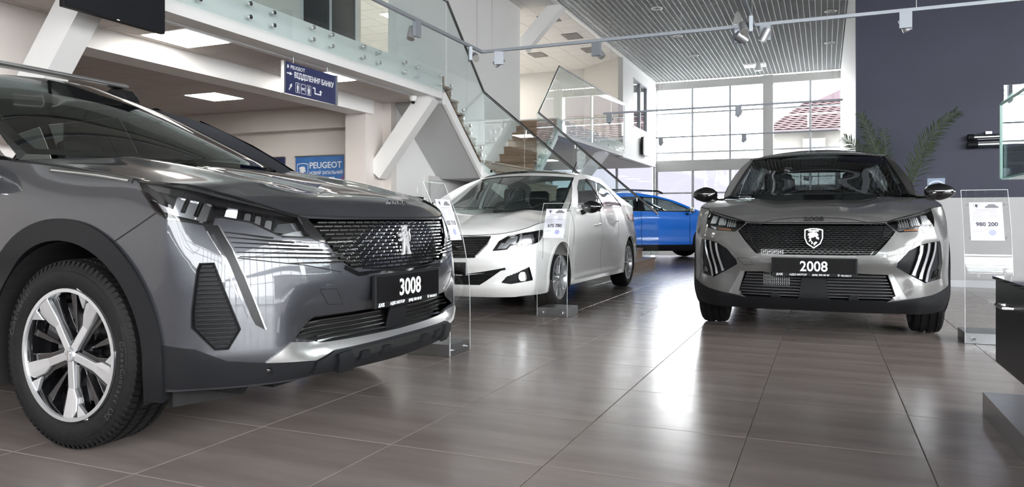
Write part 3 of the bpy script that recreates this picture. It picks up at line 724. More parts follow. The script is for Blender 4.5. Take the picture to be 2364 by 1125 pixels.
class Car:
    """contour rows: (x, y, z_bottom, z_top, profile name); profiles: {name: [(z, inset)...]}"""
    def __init__(s, root, contour, profiles, ns=900, nz=160):
        s.root = root
        P = np.array([[c[0], c[1]] for c in contour], float)
        # centripetal Catmull-Rom through the plan points, mirrored past both ends
        Q = np.vstack([[P[1, 0], -P[1, 1]], P, [P[-2, 0], -P[-2, 1]]]); pts = []; key = []
        for i in range(1, len(Q) - 2):
            p0, p1, p2, p3 = Q[i - 1:i + 3]
            t0 = 0; t1 = t0 + np.linalg.norm(p1 - p0) ** .5; t2 = t1 + np.linalg.norm(p2 - p1) ** .5; t3 = t2 + np.linalg.norm(p3 - p2) ** .5
            key.append(len(pts))
            for t in np.linspace(t1, t2, 40, endpoint=False):
                A1 = (t1 - t) / (t1 - t0) * p0 + (t - t0) / (t1 - t0) * p1; A2 = (t2 - t) / (t2 - t1) * p1 + (t - t1) / (t2 - t1) * p2; A3 = (t3 - t) / (t3 - t2) * p2 + (t - t2) / (t3 - t2) * p3
                B1 = (t2 - t) / (t2 - t0) * A1 + (t - t0) / (t2 - t0) * A2; B2 = (t3 - t) / (t3 - t1) * A2 + (t - t1) / (t3 - t1) * A3
                pts.append((t2 - t) / (t2 - t1) * B1 + (t - t1) / (t2 - t1) * B2)
        key.append(len(pts)); pts.append(P[-1]); pts = np.array(pts)
        L = np.concatenate([[0], np.cumsum(np.linalg.norm(np.diff(pts, axis=0), axis=1))])
        s.ks = L[key]; s.smax = L[-1]
        s._L, s._pts = L, pts
        s.zb = pchip(s.ks, [c[2] for c in contour]); s.zt = pchip(s.ks, [c[3] for c in contour])
        s.sg = np.linspace(0, s.smax, ns); s.zg = np.linspace(.0, 1.5, nz)
        cols = []
        for c in contour:
            pr = profiles[c[4]]; cols.append(pchip([p[0] for p in pr], [p[1] for p in pr])(s.zg))
        cols = np.array(cols); ins = np.stack([pchip(s.ks, cols[:, j])(s.sg) for j in range(nz)], 1)
        k = np.exp(-np.linspace(-2, 2, 9) ** 2); k /= k.sum()
        pad = np.pad(ins, ((4, 4), (0, 0)), 'edge'); ins = sum(k[i] * pad[i:i + ns] for i in range(9))
        k = np.exp(-np.linspace(-2, 2, 5) ** 2); k /= k.sum()
        pad = np.pad(ins, ((0, 0), (2, 2)), 'edge'); s.ins = sum(k[i] * pad[:, i:i + nz] for i in range(5))
        # smoothed contour tables
        x = np.interp(s.sg, L, pts[:, 0]); y = np.interp(s.sg, L, pts[:, 1])
        tx = np.gradient(x, s.sg); ty = np.gradient(y, s.sg); nx, ny = -ty, tx; q = np.hypot(nx, ny)
        nx, ny = nx / q, ny / q
        if nx[0] < 0: nx, ny = -nx, -ny
        kk = np.exp(-np.linspace(-2, 2, 25) ** 2); kk /= kk.sum()
        def sm(a, odd):
            p = np.concatenate([(-1 if odd else 1) * a[12:0:-1], a, (-1 if odd else 1) * a[-2:-14:-1]]); return sum(kk[i] * p[i:i + ns] for i in range(25))
        nx, ny = sm(nx, False), sm(ny, True); q = np.hypot(nx, ny); s.cx, s.cy, s.nx, s.ny = x, y, nx / q, ny / q
        s.bumps = []
    def inset(s, a, z):
        a = np.abs(a); i = np.clip(a / s.smax * (len(s.sg) - 1), 0, len(s.sg) - 1.001); j = np.clip(z / 1.5 * (len(s.zg) - 1), 0, len(s.zg) - 1.001)
        i0 = i.astype(int); j0 = j.astype(int); u = i - i0; v = j - j0
        r = (s.ins[i0, j0] * (1 - u) * (1 - v) + s.ins[i0 + 1, j0] * u * (1 - v) + s.ins[i0, j0 + 1] * (1 - u) * v + s.ins[i0 + 1, j0 + 1] * u * v)
        for b in s.bumps: r = r - b(a, z)
        return r
    def S(s, a, z):
        """surface point; a = signed arc length from the nose (negative = car's right side)"""
        a = np.asarray(a, float); z = np.asarray(z, float); q = np.abs(a); sg = np.where(a < 0, -1., 1.)
        d = s.inset(a, z)
        x = np.interp(q, s.sg, s.cx) - np.interp(q, s.sg, s.nx) * d
        y = np.interp(q, s.sg, s.cy) - np.interp(q, s.sg, s.ny) * d
        return np.stack([x, y * sg, z + 0 * q], -1)
    def s_at_x(s, x):     # arc length where the side passes x
        i = np.argmax(s.cy); k = np.arange(len(s.sg)); side = s.sg[(s.cx <= x)]
        return float(side[0]) if len(side) else 0.
    def panel(s, name, poly, m, holes=(), step=.03, off=.003, thick=.004, parent=None, both=True, fn=None, label=None, flip=1, step2=None):
        V, T = cdt_fill(poly, holes, step, step2); out = []
        for sg in ((1, -1) if both else (1,)):
            W = V.copy(); W[:, 0] *= sg
            me = surf_mesh(name, W, T, fn or s.S, flip, thick, off)
            o = link(name, me, m, parent or s.root)
            if label: o['label'] = label
            out.append(o)
        return out
    def strip(s, name, pts, w, m, off=.002, thick=.003, parent=None, both=True, step=.02, fn=None, flip=1):
        """narrow band along a polyline in (s,z)"""
        P = [np.array(p, float) for p in pts]; q = []
        for i, p in enumerate(P):
            d = P[min(i + 1, len(P) - 1)] - P[max(i - 1, 0)]; d /= np.linalg.norm(d); n = np.array([-d[1], d[0]]) * (w[i] if isinstance(w, (list, tuple)) else w) / 2; q.append((p + n, p - n))
        poly = [tuple(a) for a, b in q] + [tuple(b) for a, b in reversed(q)]
        return s.panel(name, poly, m, (), step, off, thick, parent, both, fn, flip=flip)

def wheel(parent, name, loc, R, W, rim_r, style, side, steer=0., tread=False, metal=None, dark=None):
    """wheel in its own frame: axis +y outward; side -1 puts the outer face to -y"""
    hw = W / 2
    prof = [(rim_r - .012, -hw * .78), (rim_r + .012, -hw * .92), ((R + rim_r) / 2, -hw), (R - .022, -hw * .93), (R - .006, -hw * .80), (R, -hw * .55)]
    for g in (-.5, 0, .5): prof += [(R, (g - .09) * hw), (R - .007, (g - .08) * hw), (R - .007, (g + .08) * hw), (R, (g + .09) * hw)]
    prof += [(R, hw * .55), (R - .006, hw * .80), (R - .022, hw * .93), (R - .034, hw * .955), (R - .036, hw * .975), ((R + rim_r) / 2, hw), (rim_r + .02, hw * .95), (rim_r + .012, hw * .90), (rim_r - .012, hw * .78)]
    ty = MB().lathe(prof, 'y', 72, True).build(name, RUBBER, parent, 35)
    ty.location = loc; ty.rotation_euler = (0, 0, (PI if side < 0 else 0) + steer)
    metal = metal or mat('alloy_silver', (.66, .67, .69), .34, .75); dark = dark or GLOSSB
    f = hw * .86
    MB().lathe([(rim_r, hw * .80), (rim_r + .004, f + .006), (rim_r - .008, f + .008), (rim_r - .016, f - .01), (rim_r - .022, hw * .4), (rim_r - .03, -hw * .8)], 'y', 64).build('rim_barrel', metal if style != 'two_tone' else dark, ty, 35)
    if style == 'two_tone': MB().lathe([(rim_r + .003, f), (rim_r + .003, f + .009), (rim_r - .010, f + .009), (rim_r - .012, f)], 'y', 64, True).build('rim_lip', metal, ty, 35)
    MB().lathe([(rim_r - .05, -hw * .2), (rim_r - .05, -hw * .2 + .02), (.05, -hw * .2 + .02), (.05, -hw * .2)], 'y', 40, True).build('brake_disc', mat('brake_steel', (.45, .45, .46), .3, 1.), ty, 35)
    MB().lathe([(rim_r - .028, -hw * .55), (0.02, -hw * .5)], 'y', 40).build('backing', DARK, ty)
    MB().lathe([(.0, f - .004), (.026, f - .004), (.030, f - .012), (.032, f - .03), (.07, f - .045), (.075, f - .08)], 'y', 32).build('hub', metal if style != 'two_tone' else dark, ty, 35)
    MB().lathe([(.0, f + .002), (.024, f + .001), (.028, f - .006)], 'y', 24).build('centre_cap', metal, ty, 35)
    for k in range(5):
        a = 2 * PI * (k + .5) / 5 + PI / 2
        MB().cyl((.053 * math.cos(a), f - .05, .053 * math.sin(a)), (.053 * math.cos(a), f - .022, .053 * math.sin(a)), .0095, 6).build('lug_nut', dark if style == 'two_tone' else metal, ty)
    # brake caliper
    a0, a1 = (.35, 1.0)
    v = []
    for q in np.linspace(a0, a1, 8):
        for r in (rim_r - .10, rim_r - .032):
            for y in (-hw * .05, hw * .32): v.append((r * math.cos(q), y, r * math.sin(q)))
    fc = []
    for i in range(7):
        b = i * 4; fc += [(b, b + 4, b + 5, b + 1), (b + 2, b + 3, b + 7, b + 6), (b + 1, b + 5, b + 7, b + 3), (b, b + 2, b + 6, b + 4)]
    fc += [(0, 1, 3, 2), (28, 30, 31, 29)]
    MB().add(v, fc).build('brake_caliper', mat('caliper_grey', (.30, .30, .31), .4, .8), ty)
    def spoke(polar, y0, y1, m, nm):
        v = [(r * math.cos(q), y, r * math.sin(q)) for y in (y0, y1) for r, q in polar]
        return v
    def plate(pts, ang, yt, dep, m, nm):
        """pts: (radius, offset, y drop) outline in spoke frame"""
        n = len(pts); v = []
        for k in (0, 1):
            for r, o, dy in pts:
                v.append((r * math.cos(ang) - o * math.sin(ang), yt - dy - (dep if k else 0), r * math.sin(ang) + o * math.cos(ang)))
        fcs = [tuple(range(n)), tuple(range(2 * n - 1, n - 1, -1))] + [(i, n + i, n + (i + 1) % n, (i + 1) % n) for i in range(n)]
        o = MB().add(v, fcs).build(nm, m, ty); bv = o.modifiers.new('edge', 'BEVEL'); bv.width = .003; bv.segments = 2; bv.limit_method = 'ANGLE'; return o
    q = rim_r
    if style == 'two_tone':
        for k in range(5):
            a = 2 * PI * k / 5 - PI / 2
            plate([(.02, -.015, .008), (q * .52, -.016, .012), (q * .66, -.034, .010), (q * .86, -.040, .003), (q * .955, -.024, -.002), (q * .975, -.020, -.002), (q * .975, .020, -.002), (q * .955, .026, -.002), (q * .64, .020, .010), (q * .52, .016, .012), (.02, .015, .008)], a, f + .002, .02, metal, 'spoke')
            plate([(.04, -.030, .0), (q * .5, -.034, .0), (q * .98, -.075, -.004), (q * .98, .060, -.004), (q * .5, .034, .0), (.04, .030, .0)], a, f - .022, .03, dark, 'spoke_pocket')
            b = a + PI / 5
            plate([(.05, -.012, .02), (q * .97, -.03, .0), (q * .97, -.012, .0), (.05, -.004, .02)], b + .12, f - .018, .03, dark, 'spoke_web')
            plate([(.05, .012, .02), (q * .97, .03, .0), (q * .97, .012, .0), (.05, .004, .02)], b - .12, f - .018, .03, dark, 'spoke_web')
            plate([(q * .74, -.044, .004), (q * .90, -.100, -.002), (q * .955, -.112, -.004), (q * .965, -.052, -.004), (q * .88, -.046, .0)], a, f + .0005, .016, metal, 'spoke_blade')
    else:
        for k in range(5):
            a = 2 * PI * k / 5 + PI / 2
            for sg in (-1, 1):
                plate([(.03, sg * .004, .006), (q * .55, sg * .016, .006), (q * .975, sg * .052, .0), (q * .975, sg * .080, .0), (q * .55, sg * .034, .008), (.03, sg * .024, .010)], a, f, .022, metal, 'spoke')
    if tread:
        mb = MB(); n = 84
        for k in range(n):
            for (y0, y1, ph, sl) in ((-.80, -.60, 0, .018), (-.41, -.10, .5, .012), (.10, .41, 0, -.012), (.60, .82, .5, -.018)):
                a = 2 * PI * (k + ph) / n; w_ = 2 * PI / n * .36; v = []
                for yy, aa in ((y0, a - w_), (y0, a + w_), (y1, a + w_ + sl), (y1, a - w_ + sl)):
                    v.append((R * math.cos(aa), yy * hw, R * math.sin(aa)))
                for yy, aa in ((y0, a - w_), (y0, a + w_), (y1, a + w_ + sl), (y1, a - w_ + sl)):
                    ro = R + .006 - (.004 if abs(yy) > .7 else 0); v.append((ro * math.cos(aa), yy * hw, ro * math.sin(aa)))
                mb.add(v, [(4, 5, 6, 7), (0, 1, 5, 4), (1, 2, 6, 5), (2, 3, 7, 6), (3, 0, 4, 7)])
        # shoulder lugs
        for k in range(n):
            a = 2 * PI * k / n; w_ = 2 * PI / n * .3
            v = []
            for r in (R - .028, R - .004):
                for y in (hw * .86, hw * .955 if r < R - .01 else hw * .86):
                    pass
            mb.add([((R - .03) * math.cos(a - w_), hw * .955, (R - .03) * math.sin(a - w_)), ((R - .03) * math.cos(a + w_), hw * .955, (R - .03) * math.sin(a + w_)), ((R + .001) * math.cos(a + w_), hw * .83, (R + .001) * math.sin(a + w_)), ((R + .001) * math.cos(a - w_), hw * .83, (R + .001) * math.sin(a - w_))], [(0, 1, 2, 3)])
        props(mb.build('tread_blocks', RUBBER, ty), kind='stuff')
    return ty
def arc_text(parent, body, r, a_mid, size, y, m):
    """raised lettering round a sidewall"""
    w = size * .62; n = len(body)
    for i, ch in enumerate(body):
        if ch == ' ': continue
        a = a_mid + (i - (n - 1) / 2) * w / r
        p = (r * math.cos(a), y, r * math.sin(a)); up = (math.cos(a), 0, math.sin(a)); xd = (-math.sin(a), 0, math.cos(a))
        text('sidewall_letter', ch, size, m, parent, frame_mat(p, xd, up), .0006)
def seat(parent, x, y, z=.0):
    LE = mat('seat_fabric', (.02, .021, .023), .7)
    mb = MB()
    def blob(name, c, sx, sy, sz, tilt=0):
        m_ = MB(); bm = bmesh.new(); bmesh.ops.create_cube(bm, size=1)
        bmesh.ops.bevel(bm, geom=bm.edges[:], offset=.22, segments=3, affect='EDGES', profile=.6)
        M = Matrix.Translation(c) @ Matrix.Rotation(tilt, 4, 'Y') @ Matrix.Diagonal((sx, sy, sz, 1)); bm.transform(M)
        me = bpy.data.meshes.new(name); bm.to_mesh(me); bm.free(); me.polygons.foreach_set('use_smooth', [True] * len(me.polygons))
        return link(name, me, LE, parent)
    blob('seat_cushion', (x + .05, y, z + .28), .52, .5, .2); blob('seat_backrest', (x - .25, y, z + .60), .16, .48, .60, -.28)
    blob('headrest', (x - .36, y, z + .965), .10, .26, .17, -.15)
    for d in (-.06, .06): MB().cyl((x - .33, y + d, z + .85), (x - .35, y + d, z + .92), .007, 6).build('headrest_post', CHROME, parent)
def steering_wheel(parent, x, y, z):
    c = Vector((x, y, z)); n = Vector((-.92, 0, .38)).normalized(); a = Vector((0, 1, 0)); b = n.cross(a)
    MB().tube([c + (a * math.cos(t) + b * math.sin(t)) * .17 for t in np.linspace(0, 2 * PI, 24, endpoint=False)], .016, 8, True).build('steering_wheel', mat('wheel_leather', (.02, .02, .02), .5), parent, 60)
    MB().tube([c + a * .16, c - n * .03, c - a * .16], .03, 6).build('steering_spokes', MATS['wheel_leather'], parent, 60)

def arc_pts(sc, zc, R, zb0, zb1, n=40, sx=1.):
    """arch from its front foot over the top to its rear foot, in (s,z)"""
    a0 = math.asin(max(-1, min(1, (zb0 - zc) / R))); a1 = math.asin(max(-1, min(1, (zb1 - zc) / R)))
    return [(sc - sx * R * math.cos(t), zc + R * math.sin(t)) for t in np.linspace(a0, PI - a1, n)]
def car_body(c, paint, arches, holes=(), step=.028, name='body_shell'):
    def side():
        p = []; s_ = 0.
        for (sc, zc, R) in arches:
            arc = arc_pts(sc, zc, R, float(c.zb(sc - R)), float(c.zb(sc + R)))
            for q in np.arange(s_, arc[0][0] - .01, .06): p.append((q, float(c.zb(q))))
            p += arc; s_ = arc[-1][0] + .03
        for q in np.arange(s_, c.smax - .01, .06): p.append((q, float(c.zb(q))))
        p.append((c.smax, float(c.zb(c.smax)))); return p
    low = side(); top = [(q, float(c.zt(q))) for q in np.linspace(0, c.smax, 150)]
    outer = low + top[::-1]
    outer = low + [(q, z) for q, z in top[::-1]] + [(-q, z) for q, z in top[1:]] + [(-q, z) for q, z in low[::-1]][:-1]
    H = []
    for h in holes:
        if min(p[0] for p in h) < 0: H.append(h)
        else: H += [h, [(-a, b) for a, b in h][::-1]]
    V, T = cdt_fill(outer, H, step)
    return link(name, surf_mesh(name, V, T, c.S, 1), paint, c.root)
def sym(poly):
    """close a half outline that starts and ends on the centre line (s=0)"""
    return [tuple(p) for p in poly] + [(-a, b) for a, b in poly[::-1] if a > 1e-6]
def edge_tables(c, s0, s1, n=160):
    q = np.linspace(s0, s1, n); return c.S(q, c.zt(q))
def car_hood(c, sA, zc, xcowl, paint, p=3., extra=None, name='hood', rear=False, step=.03, off=0.):
    E = edge_tables(c, 0, sA) if not rear else edge_tables(c, c.smax, sA)
    o = np.argsort(E[:, 0]); ex, ey, ez = E[o, 0], E[o, 1], E[o, 2]
    Z = pchip(*zip(*sorted(zc)))
    xa, ya = E[-1, 0], E[-1, 1]
    cowl = [(xcowl + (xa - xcowl) * (t * t), t * ya) for t in np.linspace(1, -1, 25)]
    poly = [(float(a), float(b)) for a, b in E[::3, :2]][:-1] + cowl[:-1] + [(float(a), -float(b)) for a, b in E[::-1][::3, :2]][:-1]
    def fn(x, y):
        Y = np.maximum(np.interp(x, ex, ey), 1e-3); ze = np.interp(x, ex, ez); h = np.clip(np.abs(y) / Y, 0, 1)
        z = ze + (Z(x) - ze) * (1 - h ** p)
        if extra is not None: z = z + extra(x, y)
        return np.stack([x, y, z], -1)
    V, T = cdt_fill(poly, (), step)
    me = surf_mesh(name, V, T, fn, 1, 0, off)
    return link(name, me, paint, c.root), fn
class Cabin:
    """glasshouse over the belt line of a Car"""
    def __init__(s, c, roof, zx=1.35, tuck=0., paint=None):
        s.c = c; q = np.linspace(0, c.smax, 500); E = c.S(q, c.zt(q)); k = (E[:, 0] < .3) & (E[:, 1] > .25)
        o = np.argsort(E[k][:, 0]); e = E[k][o]; s.bx, s.by, s.bz = e[:, 0], e[:, 1] - tuck, e[:, 2]
        if tuck:
            k2 = (e[:, 0] > -3.2) & (e[:, 0] < -.1); A_ = e[k2]
            for sg in (1, -1):
                mb = MB().grid(lambda u, v: (np.interp(v, np.linspace(0, 1, len(A_)), A_[:, 0]), sg * (np.interp(v, np.linspace(0, 1, len(A_)), A_[:, 1]) - u * (tuck + .01)), np.interp(v, np.linspace(0, 1, len(A_)), A_[:, 2]) + .012 * math.sin(u * PI / 2)), 4, 40)
                mb.build('shoulder', paint, c.root, 60)
        r = sorted(roof); s.ry = pchip([a[0] for a in r], [a[1] for a in r]); s.rz = pchip([a[0] for a in r], [a[2] for a in r]); s.zx = zx
    def side(s, x, z):
        yb = np.interp(x, s.bx, s.by); zb = np.interp(x, s.bx, s.bz); yr = s.ry(x); zr = s.rz(x)
        g = np.clip((z - zb) / np.maximum(zr - zb, .05), -.2, 1.2); gg = np.sign(g) * np.abs(g) ** s.zx
        return np.stack([x, yb + (yr - yb) * gg, z], -1)
    def sideR(s, x, z):
        p = s.side(x, z); p[..., 1] *= -1; return p
    def panel(s, name, poly, m, holes=(), off=0., thick=0., step=.04, parent=None, sides=(1, -1)):
        V, T = cdt_fill(poly, holes, step); out = []
        for sg in sides:
            fn = s.side if sg > 0 else s.sideR
            out.append(link(name, surf_mesh(name, V, T, fn, -1 if sg > 0 else 1, thick, off), m, parent or s.c.root))
        return out
def curve3(pts):
    t = np.linspace(0, 1, len(pts)); f = [pchip(t, [p[k] for p in pts]) for k in range(len(pts[0]))]
    return lambda q: np.stack([g(q) for g in f], -1)
def screen(c, W, bx, bz, m, name, inset=0., v0=0., v1=1., off=0., flip=1, border=None, bm=None, bw=.06, thick=0., header=None):
    """curved windscreen between mirrored edge curves W(v) -> (x,y,z)"""
    w = curve3(W)
    def fn(u, v):
        e = w(v); k = 1 - u * u
        return np.stack([e[..., 0] + (bx[0] + (bx[1] - bx[0]) * v) * k, e[..., 1] * u, e[..., 2] + (bz[0] + (bz[1] - bz[0]) * v) * k], -1)
    n = 28; out = []
    def patch(nm, mt, u0, u1, a0, a1, of):
        q = [(u0, a0), (u1, a0), (u1, a1), (u0, a1)]
        V, T = cdt_fill(q, (), .07); out.append(link(nm, surf_mesh(nm, V, T, fn, flip, thick, of), mt, c.root))
    patch(name, m, -1 + inset, 1 - inset, v0, v1, off)
    if header is not None:
        V, T = cdt_fill([(-1, header[1]), (1, header[1]), (1, 1), (-1, 1)], (), .05); out.append(link('roof_header', surf_mesh('roof_header', V, T, fn, flip, 0, .006), header[0], c.root))
    if bm is not None:
        V, T = cdt_fill([(-1, 0), (1, 0), (1, 1), (-1, 1)], [[(-1 + bw, bw * 1.1), (1 - bw, bw * 1.1), (1 - bw, 1 - bw * .8), (-1 + bw, 1 - bw * .8)]], .05)
        out.append(link(name + '_border', surf_mesh(name + '_border', V, T, fn, flip, 0, off - .003), bm, c.root))
    return out, fn
def ruled(name, A, B, m, parent, n=24, bulge=0., flipn=None):
    a = curve3(A); b = curve3(B); mb = MB()
    def P(u, v):
        p = a(v) * (1 - u) + b(v) * u
        return tuple(p)
    for sg in (1, -1):
        M_ = MB().grid(lambda u, v: (P(u, v)[0], P(u, v)[1] * sg, P(u, v)[2]), 5, n)
        me = M_.mesh(name, 60); link(name, me, m, parent)
def wells(c, ax, R, yin, yout, zc=.35):
    for x in ax:
        for sg in (1, -1):
            mb = MB(); n = 26
            ring = [(R * math.cos(t), R * math.sin(t)) for t in np.linspace(-.35, PI + .35, n)]
            v = [(x + a, sg * y, max(zc + b, .16)) for y in (yin, yout) for a, b in ring]
            f = [(i, i + 1, n + i + 1, n + i) for i in range(n - 1)] + [tuple(range(n))]
            mb.add(v, f).build('wheel_well', DARK, c.root)
def mirror_wing(c, x, y, z, m_cap, m_low, s=1.):
    for sg in (1, -1):
        me = MB()
        bm = bmesh.new(); bmesh.ops.create_uvsphere(bm, u_segments=20, v_segments=14, radius=1)
        for v in bm.verts:
            a = v.co.copy(); px = a.x; v.co = Vector((a.x * .075 * s * (1 if a.x > 0 else .45), a.y * .125 * s, a.z * .078 * s * (1 - .25 * max(0, a.y))))
            v.co.z += .02 * s * a.y * 0
        if sg < 0:
            for v in bm.verts: v.co.y *= -1
            bmesh.ops.reverse_faces(bm, faces=bm.faces)
        bm.transform(Matrix.Translation((x, sg * y, z))); m_ = bpy.data.meshes.new('door_mirror'); bm.to_mesh(m_); bm.free()
        m_.polygons.foreach_set('use_smooth', [True] * len(m_.polygons)); o = link('door_mirror', m_, m_cap, c.root)
        MB().tube([(x - .02, sg * (y - .08 * s), z - .05 * s), (x - .03, sg * (y - .16 * s), z - .075 * s)], [.022, .03], 8).build('mirror_arm', m_low, o, 60)
        MB().box(x - .05 * s, x - .035 * s, sg * y - .095 * s, sg * y + .095 * s, z - .055 * s, z + .05 * s).build('mirror_glass', CHROME, o)
        MB().tube([(x + .066 * s, sg * (y - .06 * s), z - .012 * s), (x + .064 * s, sg * (y + .04 * s), z - .008 * s), (x + .03 * s, sg * (y + .115 * s), z)], .005, 6).build('turn_lamp', CHROME, o, 60)
def interior(c, xs, ys, zf, dash, yw, sw):
    IN = mat('cabin_trim', (.022, .023, .025), .6)
    MB().box(xs[1] - .6, dash - .1, -yw, yw, zf, zf + .04).build('cabin_floor', IN, c.root)
    mb = MB()
    mb.prism([(dash, -yw + .05, zf + .42), (dash - .42, -yw + .05, zf + .40), (dash - .48, -yw + .05, zf + .52), (dash - .40, -yw + .05, zf + .635), (dash + .1, -yw + .05, zf + .63)], (0, 2 * yw - .1, 0)).build('dashboard', IN, c.root, 40)
    for x, yy in ((xs[0], ys), (xs[1], ys)):
        for y in (yy, -yy): seat(c.root, x, y, zf - .1)
    steering_wheel(c.root, xs[0] + .42, ys, sw)
    for sg in (1, -1): MB().box(xs[1] - .5, dash - .1, sg * yw - .02, sg * yw + .02, zf, zf + .55).build('door_card', IN, c.root)
def plate(c, x, z, main, w=.525, h=.135, extra_txt=True, tilt=0.):
    o = MB().box(x - .02, x, -w / 2, w / 2, z - h / 2, z + h / 2).build('number_plate', BLACKP, c.root, bevel=.004)
    BOX('plate_face', mat('plate_black', (.005, .005, .0055), .22, spec=.25), x, x + .002, -w / 2 + .012, w / 2 - .012, z - h / 2 + .024, z + h / 2 - .008, o)
    M = frame_mat((x + .0026, 0, z), (0, 1, 0), (0, 0, 1))
    text('plate_number', main, .098, TXT, o, M @ Matrix.Translation((0, -.026, 0)), bold=.0016, xs=.92)
    B = frame_mat((x + .0006, 0, z - h / 2 + .007), (0, 1, 0), (0, 0, 1))
    text('plate_small_print', 'АДІС-МОТОР', .017, TXT, o, B @ Matrix.Translation((-.10, 0, 0)), bold=.0004)
    text('plate_small_print', '(048) 709 09 07', .017, TXT, o, B @ Matrix.Translation((.045, 0, 0)), bold=.0004)
    text('plate_small_print', 'ΔXIS', .021, TXT, o, B @ Matrix.Translation((-.222, -.001, 0)), bold=.0004)
    text('plate_small_print', 'PEUGEOT', .015, TXT, o, B @ Matrix.Translation((.205, 0, 0)), bold=.0002)
    shield(o, B @ Matrix.Translation((.158, .006, 0)), .014, TXT, TXT)
    return o

# ================================================================== LARGE GREY SUV (front of the picture)
PAINT_G = mat('paint_grey_metallic', (.062, .064, .071), .36, .5, 1.)
noise_col(PAINT_G, (.040, .0425, .050), (.060, .0635, .074), (900, 900, 900), 2)
CARGLASS = glass('car_glass', (.42, .47, .45), .06)
CARGLASS_D = glass('car_glass_dark', (.16, .18, .18), .06)
LENS = glass('lamp_lens_clear', (.93, .94, .95), .06)
LAMPB = mat('lamp_bezel', (.012, .012, .014), .2); LAMPR = mat('lamp_reflector', (.75, .77, .8), .12, 1.)
SATIN = mat('satin_silver', (.66, .66, .66), .3, .9)
mat('cabin_trim', (.022, .023, .025), .6)
SHUT = mat('panel_gap', (.004, .004, .004), .9)
C3008 = [(.905, 0, .265, .862, 'f'), (.90, .20, .265, .862, 'f'), (.885, .36, .265, .864, 'f'), (.855, .52, .265, .868, 'f'), (.80, .66, .265, .886, 'c'), (.72, .775, .265, .916, 'c'),
         (.62, .865, .265, .943, 'c'), (.50, .905, .26, .968, 'w'), (.2, .92, .22, 1.012, 'w'), (-.3, .918, .22, 1.078, 'd'), (-.8, .92, .22, 1.105, 'd'), (-1.6, .92, .22, 1.12, 'd'),
         (-2.3, .92, .22, 1.135, 'w2'), (-2.9, .905, .25, 1.15, 'w2'), (-3.2, .86, .28, 1.16, 'r'), (-3.42, .72, .3, 1.16, 'r'), (-3.5, .4, .3, 1.16, 'r'), (-3.53, 0, .3, 1.16, 'r')]
P3008 = {'f': [(.15, .16), (.20, .11), (.26, .05), (.30, .022), (.34, .016), (.40, .045), (.46, .05), (.50, .03), (.56, .008), (.62, 0), (.66, .005), (.72, .015), (.80, .035), (.865, .06), (.9, .09), (1.0, .2)],
         'c': [(.15, .11), (.2, .07), (.3, .02), (.4, .0), (.5, 0), (.6, .003), (.7, .014), (.8, .035), (.86, .056), (.92, .09), (1.0, .16)],
         'w': [(.15, .05), (.2, .03), (.35, .0), (.7, .0), (.85, .01), (.95, .03), (1.0, .05), (1.03, .075), (1.1, .12)],
         'w2': [(.15, .05), (.2, .03), (.35, .0), (.7, .0), (.85, .01), (.95, .02), (1.0, .03), (1.1, .055), (1.2, .1)],
         'd': [(.15, .1), (.2, .06), (.3, .03), (.4, .018), (.5, .026), (.62, .03), (.75, .01), (.9, .0), (1.0, .02), (1.08, .05), (1.2, .11)],
         'r': [(.15, .1), (.25, .04), (.4, 0), (.6, .0), (.8, .03), (1.0, .06), (1.16, .09), (1.3, .14)]}

suv = empty('suv', (-2.57, 2.76, 0), 0, 'large metallic grey SUV cut off at the left with chrome lion grille', 'car')
c = Car(suv, C3008, P3008)
SW = c.s_at_x(0.); SW2 = c.s_at_x(-2.675)
HL = [(1.235, .992), (1.034, .977), (.857, .943), (.74, .912), (.624, .878), (.58, .868), (.547, .784), (.669, .79), (.716, .813), (.783, .842), (.883, .859), (.91, .856), (.916, .835), (.96, .835), (1.077, .856), (1.118, .881), (1.17, .93), (1.218, .972)]
HL = [(a, b - .006 if b > .86 else b) for a, b in HL]
DRL = [(.954, .832), (.883, .744), (.851, .672), (.806, .559), (.771, .485), (.737, .464), (.779, .575), (.806, .652), (.836, .721), (.850, .751), (.896, .83)]
FOG = [(.957, .703), (.905, .704), (.818, .472), (.858, .404), (.904, .404), (.981, .483), (.981, .541), (.966, .682)]
GR = [(0, .852), (.40, .852), (.545, .856), (.47, .758), (.43, .70), (.36, .662), (.2, .648), (0, .642)]
LG = [(0, .484), (.30, .489), (.524, .491), (.625, .423), (.50, .392), (.45, .387), (0, .380)]
car_body(c, PAINT_G, [(SW, .35, .435), (SW2, .35, .43)], [HL, FOG, sym(GR), sym(LG)])
# hood
def hood_form(x, y):
    a = np.abs(y); k = np.clip((.80 - x) / .5, 0, 1)
    return -.016 * np.exp(-((a - .30) / .10) ** 2) * k * np.clip((x + .4) / .4, 0, 1) + .012 * np.exp(-((a - .50) / .09) ** 2) * k
sA = c.s_at_x(-.34)
hood, hood_fn = car_hood(c, sA, [(.846, .862), (.825, .905), (.77, .938), (.6, .98), (.4, 1.025), (.2, 1.065), (0, 1.098), (-.2, 1.125), (-.5, 1.15)], .0, PAINT_G, 3.2, hood_form)
V_ = [(q, float(c.zt(q)) - .002) for q in np.linspace(.0, sA, 60)]
c.strip('hood_gap', V_, .006, SHUT, .0012, 0)
# crease line and raised letters on the nose
text('hood_badge', '3008', .060, CHROME, suv, frame_mat((.812, .10, .897), (0, 1, 0), (-.45, 0, 1)), .004, xs=1.35, bold=.001)
